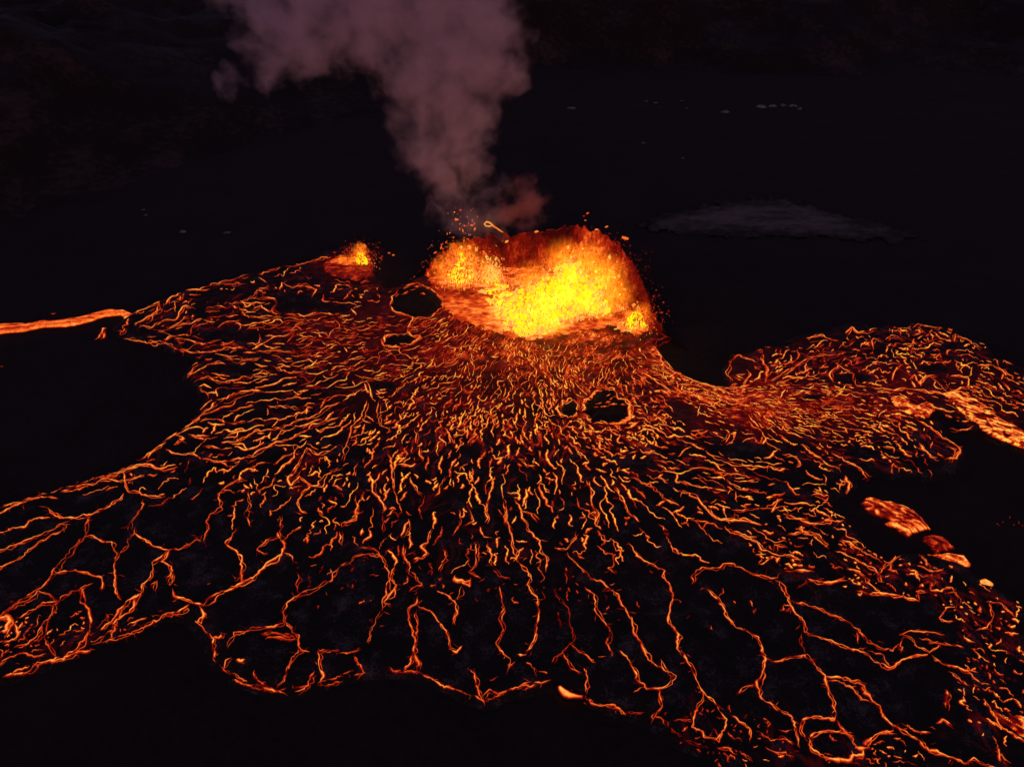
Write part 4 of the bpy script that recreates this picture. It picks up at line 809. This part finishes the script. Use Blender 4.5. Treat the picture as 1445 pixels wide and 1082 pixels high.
def drops(n, src, vh, vs, size, heat0, heat1, seed, g=9.8, tmax=1.0, hi=(.25, 1.0), bias=(0, 0), zmin=.6, rmax=9):
    """ballistic spatter: octahedral clots stretched along their flight"""
    r = np.random.default_rng(seed); src = np.asarray(src, float)
    k = r.random(n) * (len(src) - 1); i = k.astype(int); f = (k - i)[:, None]
    s = src[i] * (1 - f) + src[np.minimum(i + 1, len(src) - 1)] * f
    s = s + np.concatenate([r.normal(0, .8, (n, 2)), np.zeros((n, 1))], 1)
    v = np.stack([r.normal(bias[0], vs, n), r.normal(bias[1], vs, n), vh * (hi[0] + (hi[1] - hi[0]) * r.random(n) ** .7)], -1)
    T_ = 2 * v[:, 2] / g * tmax; t = T_ * r.random(n)
    p = s + v * t[:, None]; p[:, 2] -= .5 * g * t * t; p[:, 2] = np.maximum(p[:, 2], zmin)
    far_ = np.linalg.norm((p - s)[:, :2], axis=1) > rmax; p[far_, :2] = s[far_, :2] + (p - s)[far_, :2] * r.random((far_.sum(), 1)) * .6
    vel = v.copy(); vel[:, 2] -= g * t; sp = np.linalg.norm(vel, axis=1)[:, None]; d = vel / (sp + 1e-6)
    sz = (size[0] + (size[1] - size[0]) * r.random(n) ** 3)[:, None]
    a = np.cross(d, r.normal(0, 1, (n, 3))); a /= np.linalg.norm(a, axis=1)[:, None] + 1e-6; b = np.cross(d, a)
    el = sz * (1.2 + 1.4 * r.random((n, 1)))
    w1 = sz * (.5 + .6 * r.random((n, 1))); w2 = sz * (.5 + .6 * r.random((n, 1)))
    V = np.stack([p + d * el, p - d * el, p + a * w1, p - a * w1 * .8, p + b * w2, p - b * w2 * .9], 1).reshape(-1, 3)
    tri = np.array([[0, 2, 4], [0, 4, 3], [0, 3, 5], [0, 5, 2], [1, 4, 2], [1, 3, 4], [1, 5, 3], [1, 2, 5]])
    F = (np.arange(n)[:, None, None] * 6 + tri[None]).reshape(-1, 3)
    rad = np.linalg.norm((p - s)[:, :2], axis=1) / 6 + (p[:, 2] / (vh * vh / 2 / g)) * .7 + t / (T_ + 1e-6) * .3
    H = np.clip(heat0 + (heat1 - heat0) * np.clip(rad, 0, 1.2) + r.normal(0, .05, n), .18, .97)
    H = np.where(p[:, 2] < 2.0, np.clip(H + .22, .42, .97), H)
    return V, F, np.repeat(H, 6)
def glow_volume(name, c, rad, color, strength, parent, seed=0):
    """hot gas round the jet: it gives off light, so it emits"""
    v, f = ico(3); V = v * np.array(rad) + np.array(c)
    s = NT(name + "_gas"); p = s.pos(); q = s.vmath('DIVIDE', s.vmath('SUBTRACT', p, tuple(c)).outputs[0], tuple(rad)).outputs[0]
    L = s.vmath('LENGTH', q).outputs["Value"]; n = s.noise(p, .28, 3, .6)
    d = s.maprange(s.math('ADD', L, s.math('MULTIPLY', s.math('SUBTRACT', n, .5), 1.1)), .15, .95, 1, 0)
    e = s.n("ShaderNodeEmission"); e.inputs[0].default_value = (*color, 1); s.lk(s.math('MULTIPLY', d, strength), e.inputs[1])
    s.lk(e.outputs[0], s.out.inputs[1])
    o = mesh_np(name, V, f, s.m, parent); s.m.cycles.volume_sampling = 'DISTANCE'; return o
def lamp(name, loc, power, rad, parent, color=(1, .33, .07)):
    L = bpy.data.lights.new(name, 'POINT'); L.energy = power; L.shadow_soft_size = rad; L.color = color
    o = bpy.data.objects.new(name, L); o.location = Vector(loc) - parent.location; return link(o, parent)

def P3(px, py, z=1.2): return list(at(px, py, z))
# main fissure
s_main = [P3(722, 462), P3(745, 458), P3(770, 455), P3(800, 446), P3(830, 440), P3(850, 436)]
f2 = empty("lava_fountain", tuple(at(790, 452, 1.0))); tag(f2, "largest lava fountain, a broad bright yellow curtain in mid crater", "lava fountain")
def cluster(poly, yb, n, rmin, rmax, melt, spread, depth, seed, back=0.0, edge_cool=.0, rim_cool=.0):
    """torn clots of melt filling the body of a jet; yb is the photo row of its foot"""
    r = np.random.default_rng(seed); V = []; F = []; H = []; o = 0; v0, f0 = IC3
    xs = [p[0] for p in poly]; ys = [p[1] for p in poly]; cxm = sum(xs) / len(xs); Yv = at((min(xs) + max(xs)) / 2, yb, .8).y + back; got = 0
    while got < n:
        px = min(xs) + r.random() * (max(xs) - min(xs)); py = min(ys) + r.random() * (max(ys) - min(ys))
        if not inside(poly, np.array([px]), np.array([py]))[0]: continue
        c = at_y(px, py, Yv + r.normal(0, depth)); c.z = max(c.z, .7); q = rmin + (rmax - rmin) * r.random() ** 1.5
        off = r.random(3) * 50
        nn = np.array([mnoise.fractal(Vector(p * 1.9 + off), .8, 2.1, 3) for p in v0])
        p = v0 * (1 + 1.0 * nn)[:, None] * np.array([q, q, q * (1.0 + .5 * r.random())]) + np.array(c)
        ed = float(edge_dist(poly, np.array([px]), np.array([py]))[0])
        h = melt - rim_cool * max(0, 1 - ed / 14) * r.random() + r.normal(0, spread) - edge_cool * abs(px - cxm) / (max(xs) - min(xs))
        V.append(p); F.append(f0 + o); H.append(np.clip(h + .10 * nn, .15, 1.0)); o += len(p); got += 1
    return np.concatenate(V), np.concatenate(F), np.concatenate(H)
IC3 = ico(2)
YEL = [(702, 440), (706, 424), (722, 414), (733, 404), (750, 398), (764, 391), (776, 383), (790, 376), (799, 366), (814, 366), (822, 378), (832, 392), (846, 404), (850, 420), (862, 438), (852, 446), (826, 450), (802, 456), (786, 462), (766, 474), (744, 478), (722, 472), (718, 456)]
VEI = [(690, 432), (694, 412), (720, 400), (752, 388), (772, 372), (796, 350), (822, 340), (850, 350), (868, 370), (880, 396), (884, 424), (876, 446), (850, 456), (800, 440)]
V, F, H = cluster(YEL, 472, 1000, .15, .6, .98, .06, 2.8, 51, rim_cool=.36); tag(mesh_np("molten_core", V, F, M_core, f2, {"melt": H}), kind="stuff")
V, F, H = cluster(VEI, 446, 520, .12, .5, .58, .18, 2.6, 52, back=2.0, edge_cool=.15, rim_cool=.2); tag(mesh_np("orange_veil", V, F, M_veil, f2, {"melt": H}), kind="stuff")
V, F, H = merge([drops(5200, s_main, 20, 2.2, (.10, .30), .98, .72, 1, bias=(.4, 0)), drops(4200, s_main, 24, 2.6, (.06, .30), .84, .34, 2, hi=(.6, 1), bias=(1.2, .5)), drops(2000, s_main, 11, 4.0, (.10, .32), .95, .6, 3), drops(3000, [P3(820, 440), P3(885, 440)], 21, 2.6, (.08, .30), .66, .22, 4, hi=(.3, 1), bias=(1.2, .6))])
tag(mesh_np("spatter", V, F, M_drop, f2, {"melt": H}, smooth=False), kind="stuff")
V, F, H = cluster([(680, 404), (720, 402), (712, 424), (704, 446), (716, 468), (742, 482), (772, 476), (760, 462), (730, 452), (706, 438), (684, 426)], 470, 90, .25, .9, .90, .07, .1, 61)
zz = V[:, 2].copy(); rr_ = np.random.default_rng(62); n_ = len(V) // 90
fl = np.array([[*ground(*to_px(*V[k * n_:(k + 1) * n_].mean(0)), 1.4), 1.4] for k in range(90)]); V2 = []
for k in range(90):
    q = V[k * n_:(k + 1) * n_]; q = (q - q.mean(0)) * np.array([2.0, 1.3, .35]) + fl[k]; V2.append(q)
tag(mesh_np("lake_crust", np.concatenate(V2), F, M_core, crater, {"melt": H}), kind="stuff")
fire("burning_spray", [(728, 446, 22, .8), (748, 440, 26, .9), (772, 424, 32, 1.2), (796, 408, 34, 1.2), (810, 388, 26, 1.2), (826, 420, 30, 1.0), (748, 462, 20, .8), (782, 450, 28, .9), (852, 430, 26, .7), (848, 394, 42, .55), (828, 370, 34, .46), (868, 416, 32, .44), (795, 366, 34, .42), (712, 428, 32, .5), (752, 398, 34, .44), (735, 466, 22, .7), (770, 464, 24, .7)], 466, .66, f2)
c = at_y(800, 410, at(790, 452).y); lamp("fountain_light", (c.x, c.y - 3, c.z + 4), 8000, 8, f2)
# left fountain of the pair
f1 = empty("lava_fountain", tuple(at(652, 398, 1.0))); tag(f1, "medium lava fountain with yellow heart and torn orange spray, left side of crater", "lava fountain")
V, F, H = cluster([(632, 398), (633, 387), (641, 377), (647, 362), (652, 356), (657, 369), (665, 377), (670, 390), (662, 399)], 398, 90, .25, .75, 1.0, .05, 1.6, 53, edge_cool=.1); tag(mesh_np("molten_core", V, F, M_core, f1, {"melt": H}), kind="stuff")
V, F, H = cluster([(612, 398), (610, 380), (622, 360), (642, 347), (665, 347), (688, 356), (702, 374), (704, 396), (672, 400)], 398, 150, .15, .6, .60, .15, 1.6, 54, back=2.0, edge_cool=.2); tag(mesh_np("orange_veil", V, F, M_veil, f1, {"melt": H}), kind="stuff")
s1 = [P3(638, 397), P3(652, 397), P3(668, 397)]
V, F, H = merge([drops(2600, s1, 15, 2.2, (.10, .40), .95, .62, 11), drops(800, s1, 17.5, 3.0, (.10, .48), .80, .55, 12, hi=(.6, 1)), drops(900, s1, 16, 3.2, (.08, .3), .5, .25, 15, hi=(.5, 1)), drops(100, s1, 24, 1.2, (.09, .30), .7, .62, 13, hi=(.8, 1)), drops(420, [P3(690, 398), P3(700, 398)], 14, 1.2, (.2, .5), .9, .78, 14)])
tag(mesh_np("spatter", V, F, M_drop, f1, {"melt": H}, smooth=False), kind="stuff")
fire("burning_spray", [(652, 390, 17, 1.4), (649, 376, 11, 1.4), (641, 392, 12, 1.1), (662, 390, 13, 1.1), (628, 378, 22, .34), (658, 364, 24, .38), (686, 380, 22, .34), (646, 356, 18, .3)], 400, .95, f1)
c = at_y(655, 375, at(652, 398).y); lamp("fountain_light", (c.x, c.y - 2, c.z + 2), 6000, 5, f1)
# right small fountain
f3 = empty("lava_fountain", tuple(at(897, 462, 1.0))); tag(f3, "small triangular lava fountain at the right end of the crater", "lava fountain")
V, F, H = cluster([(883, 462), (888, 450), (895, 437), (901, 440), (908, 452), (911, 462)], 463, 60, .25, .7, 1.0, .03, 1.2, 55); tag(mesh_np("molten_core", V, F, M_core, f3, {"melt": H}), kind="stuff")
V, F, H = cluster([(876, 462), (884, 444), (894, 426), (904, 424), (914, 440), (922, 462)], 462, 40, .15, .5, .60, .12, 1.0, 56, back=1.5, edge_cool=.2); tag(mesh_np("orange_veil", V, F, M_veil, f3, {"melt": H}), kind="stuff")
s3 = [P3(888, 462), P3(906, 462)]
V, F, H = merge([drops(1500, s3, 12, 2.2, (.12, .34), .92, .5, 21, bias=(.6, 0)), drops(350, s3, 16, 3.0, (.12, .3), .7, .35, 22, hi=(.6, 1), bias=(1.5, 0))])
tag(mesh_np("spatter", V, F, M_drop, f3, {"melt": H}, smooth=False), kind="stuff")
fire("burning_spray", [(896, 456, 14, 1.3), (895, 445, 9, 1.2), (905, 442, 16, .36), (889, 451, 13, .36)], 463, 1.8, f3)
c = at_y(900, 448, at(897, 462).y); lamp("fountain_light", (c.x, c.y - 1, c.z + 2), 1500, 3, f3)
# far left vent
f4 = empty("lava_fountain", tuple(at(508, 373, 1.0))); tag(f4, "small separate lava fountain on a low mound left of the crater", "lava fountain")
V, F, H = cluster([(501, 374), (503, 365), (508, 358), (514, 360), (518, 368), (519, 375)], 375, 45, .25, .65, 1.0, .03, 1.0, 57); tag(mesh_np("molten_core", V, F, M_core, f4, {"melt": H}), kind="stuff")
V, F, H = cluster([(494, 374), (496, 360), (502, 349), (509, 344), (517, 348), (523, 362), (523, 374)], 374, 40, .15, .5, .56, .12, .9, 58, back=1.2, edge_cool=.2); tag(mesh_np("orange_veil", V, F, M_veil, f4, {"melt": H}), kind="stuff")
s4 = [P3(504, 373), P3(512, 373)]
V, F, H = merge([drops(1100, s4, 12.5, 2.0, (.12, .34), .85, .42, 31), drops(120, s4, 14, 5.5, (.12, .28), .6, .4, 32)])
tag(mesh_np("spatter", V, F, M_drop, f4, {"melt": H}, smooth=False), kind="stuff")
fire("burning_spray", [(511, 368, 10, 1.3), (509, 360, 8, 1.2), (508, 353, 12, .4), (500, 366, 12, .4), (486, 369, 12, .36)], 375, 1.8, f4)
lamp("fountain_light", tuple(at_y(508, 362, at(508, 376).y)), 1200, 3, f4)
body("lava_stream", [(463, 367), (476, 363), (492, 362), (503, 365), (508, 371), (500, 375), (488, 374), (474, 372), (465, 370)], streak_heat(1, .1, .60, .3, 0, 4, .8, 25, 0, .5), "short blurred orange lava stream pouring left from the small separate fountain", "lava stream", z0=2.2, wz=2.6, step=.35)
# low mound under it
tag(poly_sheet("lava_mound", [(455, 372), (480, 360), (515, 362), (528, 372), (526, 388), (505, 396), (475, 392), (458, 384)], M_crust, None, .9, .5, lambda X, Y, sd: .12 + .5 * fbm(X / 3, Y / 1.5, 77, 4) ** 1.5, None, 1.2, 1), "low dark red mound under the small separate fountain", "lava mound")

# ------------------------------------------------------------------ single clots thrown clear of the jets
def clot(px, py, Y, size, ang, heat, lab, stretch=1.6):
    p = at_y(px, py, Y); v, f = ico(2)
    n = np.array([mnoise.noise(Vector(q) * 1.7 + Vector((px, py, 0))) for q in v]); v = v * (1 + .5 * n)[:, None]
    v = v * np.array([size * stretch, size * .7, size * .7]); ca, sa = math.cos(ang), math.sin(ang)
    v = np.stack([v[:, 0] * ca - v[:, 2] * sa, v[:, 1], v[:, 0] * sa + v[:, 2] * ca], -1) + np.array(p)
    e = mesh_np("lava_clot", v, f, M_drop, None, {"melt": np.full(len(v), heat)}); tag(e, lab, "lava clot")
    return e
# looped strip of molten rock hanging in the air
Y1 = at(700, 385).y
pth = [(683.5, 316, .22), (686.5, 313, .28), (691, 314.2, .30), (695.5, 317.8, .32), (690, 319.6, .24), (685, 318.6, .22), (683.5, 316, .22)]
tail = [(694.5, 317.5, .36), (698, 320.5, .3), (701, 322.0, .26), (705, 325, .34), (710, 328, .16)]
def tube(pts, Y, heat, n=8):
    V = []; F = []; H = []; o = 0
    P = [at_y(a, b, Y) for a, b, r in pts]
    for i, (p, q) in enumerate(zip(P, pts)):
        d = (P[min(i + 1, len(P) - 1)] - P[max(i - 1, 0)]).normalized(); a = d.cross(Vector((0, 1, 0))).normalized(); b = d.cross(a)
        for k in range(n):
            t = 2 * math.pi * k / n; V.append(p + (a * math.cos(t) + b * math.sin(t)) * q[2])
    for i in range(len(P) - 1):
        for k in range(n): F.append((i * n + k, i * n + (k + 1) % n, (i + 1) * n + (k + 1) % n, (i + 1) * n + k))
    return np.array(V), np.array(F), np.full(len(V), heat)
V, F, H = merge([tube(pth, Y1, .74), tube(tail, Y1, .62)])
tag(mesh_np("lava_clot", V, F, M_drop, None, {"melt": H}), "looped string of orange lava hanging in the smoke above the crater rim", "lava clot")
clot(882, 336, at(880, 400).y, .75, -.3, .60, "red clot flying right of the crater rim, larger than the specks near it")
clot(829, 301, at(830, 400).y, .35, .5, .50, "highest dim red speck above the crater rim")
clot(856, 320, at(850, 400).y, .35, .4, .58, "small round speck just above the right shoulder of the crater rim")
clot(842, 324, at(850, 400).y, .42, 0, .66, "bright orange speck resting over the rim crest between two fainter ones")
clot(826, 311, at(850, 400).y, .25, 0, .5, "upper speck of the pair over the rim crest")
clot(824, 305, at(850, 400).y, .22, 0, .42, "faintest speck over the rim crest, beside the highest one")
clot(757, 327, at(750, 400).y, .45, .2, .66, "orange speck at the rim under the round smoke puff")
clot(715, 341, at(715, 400).y, .5, .5, .72, "orange clot right of the left crater fountain, at the edge of the smoke")
clot(650, 297, at(655, 400).y, .35, .2, .42, "topmost faint red speck above the left crater fountain")
clot(644, 310, at(655, 400).y, .45, 0, .60, "topmost orange clot in the string above the left crater fountain")
clot(666, 318, at(655, 400).y, .35, 0, .62, "orange speck just right of the string above the left crater fountain")
clot(670, 323, at(655, 400).y, .40, 1.2, .60, "elongated speck below the one right of the string")
clot(549, 357, at(545, 385).y, .3, 0, .5, "upper of two embers on black ground between the fountains")
clot(555, 360, at(545, 385).y, .3, 0, .58, "lower of two embers on black ground between the fountains")

# ------------------------------------------------------------------ beaded spill down the outside of the left rim
pts = []
for a, b in [(600, 368), (604, 371), (597, 375), (590, 383), (584, 389), (603, 378), (595, 371), (580, 393), (606, 384)]:
    tt = trace(.74, 2.2, [(a, b), (a + 3, b - 2)], False); V, Fq, Hq = ribbons(*tt[:4], zf=lambda x, y: np.maximum(surf(x, y), .1) + .2)
    tag(mesh_np("ember", V, Fq, M_crack, None, {"melt": Hq}), "orange bead in the string spilling down the outer left crater rim", "ember", "beads on the outer left rim")

# ------------------------------------------------------------------ old snow patches far off
snow = [(806, 151, 9), (826, 157, 5), (868, 160, 9), (912, 142, 6), (925, 144, 5), (930, 150, 5), (962, 141, 5), (970, 151, 4), (1023, 155, 7), (835, 173, 8), (866, 182, 9), (909, 201, 9), (965, 222, 7), (1075, 148, 8), (1090, 147, 7), (1105, 146, 6), (1120, 147, 7), (1130, 151, 4), (201, 293, 5), (205, 300, 5), (257, 323, 6), (320, 324, 6)]
for i, (a, b, r) in enumerate(snow):
    th = np.linspace(0, 2 * np.pi, 14, endpoint=False); rr = r * (.6 + .6 * rng.random(14))
    pl = [(a + q * math.cos(t), b + q * .28 * math.sin(t)) for q, t in zip(rr, th)]
    g = "snow patches on the dark plain"
    lab = ("small grey snow patch on the plain left of the flow" if a < 400 else "small grey snow patch on the dark plain beyond the crater")
    o = poly_sheet("snow_patch", pl, M_snow, 0, .7, 1.0, None, None, 1.0, .6); tag(o, lab, "snow patch", g)

# ------------------------------------------------------------------ smoke
def smoke(name, blobs, color, dens, anis, noise_sc, lab, cat, warp=26.0, margin=1.5, thr=.0):
    B = []
    for px, py, rpx, Y, k in blobs:
        c = at_y(px, py, Y); dep = c.y * cp - (c.z - CAM_H) * sp_; B.append((c, rpx * dep / FPX, k))
    bm = bmesh.new()
    for c, r, k in B:
        q = bmesh.ops.create_icosphere(bm, subdivisions=2, radius=r * margin)
        bmesh.ops.translate(bm, verts=q['verts'], vec=c)
    me = bpy.data.meshes.new(name); bm.to_mesh(me); bm.free(); o = bpy.data.objects.new(name, me); link(o)
    md = o.modifiers.new("r", 'REMESH'); md.mode = 'VOXEL'; md.voxel_size = 2.5 if len(B) > 6 else 1.2
    dg = bpy.context.evaluated_depsgraph_get(); me2 = bpy.data.meshes.new_from_object(o.evaluated_get(dg)); o.modifiers.clear(); o.data = me2
    s = NT(name + "_vapour"); p = s.pos()
    n1 = s.n("ShaderNodeTexNoise"); s.lk(p, n1.inputs["Vector"]); n1.inputs["Scale"].default_value = noise_sc; n1.inputs["Detail"].default_value = 3
    wv = s.vmath('SCALE', s.vmath('SUBTRACT', n1.outputs["Color"], (.5, .5, .5)).outputs[0]); wv.inputs["Scale"].default_value = warp
    nb = s.n("ShaderNodeTexNoise"); s.lk(p, nb.inputs["Vector"]); nb.inputs["Scale"].default_value = noise_sc * 3.3; nb.inputs["Detail"].default_value = 3
    wb = s.vmath('SCALE', s.vmath('SUBTRACT', nb.outputs["Color"], (.5, .5, .5)).outputs[0]); wb.inputs["Scale"].default_value = warp * .55
    pw = s.vmath('ADD', s.vmath('ADD', p, wv.outputs[0]).outputs[0], wb.outputs[0]).outputs[0]
    acc = None
    for c, r, k in B:
        d = s.vmath('DISTANCE', pw, tuple(c)).outputs["Value"]
        e = s.math('MULTIPLY', s.math('SUBTRACT', 1.0, s.math('DIVIDE', d, r)), k)
        acc = e if acc is None else s.math('SMOOTH_MAX', acc, e, .3)
    n2 = s.noise(pw, noise_sc * 2.2, 6, .62)
    f = s.math('ADD', acc, s.math('MULTIPLY', s.math('SUBTRACT', n2, .50), 2.6))
    f = s.maprange(f, thr, thr + .9, 0, 1)
    v = s.n("ShaderNodeVolumePrincipled"); v.inputs["Color"].default_value = (*color, 1); v.inputs["Anisotropy"].default_value = anis
    s.lk(s.math('MULTIPLY', f, dens), v.inputs["Density"]); s.lk(v.outputs[0], s.out.inputs[1])
    o.data.materials.clear(); o.data.materials.append(s.m)
    return tag(o, lab, cat)
YB = at(700, 340, 8).y
PL = [(700, 322, 22, YB, .6), (672, 300, 34, YB, .65), (640, 318, 22, YB, .5), (618, 300, 20, YB, .4), (690, 282, 30, YB + 1, .7), (648, 268, 40, YB + 2, .8), (670, 240, 32, YB + 3, 1), (620, 240, 36, YB + 3, 1), (610, 205, 44, YB + 4, 1), (660, 195, 38, YB + 4, 1),
      (590, 160, 46, YB + 6, 1), (645, 150, 56, YB + 6, 1.1), (585, 105, 55, YB + 8, 1), (660, 90, 66, YB + 8, 1.1), (712, 105, 36, YB + 8, .9), (730, 128, 18, YB + 8, .6), (600, 50, 70, YB + 10, 1.1), (690, 30, 60, YB + 10, 1.1), (530, 60, 52, YB + 10, 1),
      (640, -20, 90, YB + 12, 1.1), (540, 0, 80, YB + 12, 1.1), (470, 40, 56, YB + 12, 1), (430, 75, 44, YB + 12, 1), (400, 30, 60, YB + 14, 1), (372, 92, 34, YB + 14, .9), (345, 70, 28, YB + 14, .8), (325, 120, 20, YB + 14, .55), (345, 0, 40, YB + 14, .7), (430, -30, 80, YB + 14, 1), (560, -110, 110, YB + 18, 1.1), (680, -110, 70, YB + 18, 1), (440, -120, 90, YB + 18, 1)]
smoke("smoke_plume", PL, (.86, .84, 1.0), .10, .0, .04, "tall purple grey smoke plume rising from the crater and leaning left", "smoke")
PF = [(744, 284, 32, YB + 6, 1.1), (722, 300, 26, YB + 4, 1.0), (752, 298, 18, YB + 6, .8), (735, 318, 20, YB + 2, .7)]
smoke("smoke_puff", PF, (.80, .45, .45), .12, .0, .09, "small round reddish brown smoke puff right of the tall plume's foot", "smoke", warp=9)  # red fountain light on the puff is put into its smoke colour
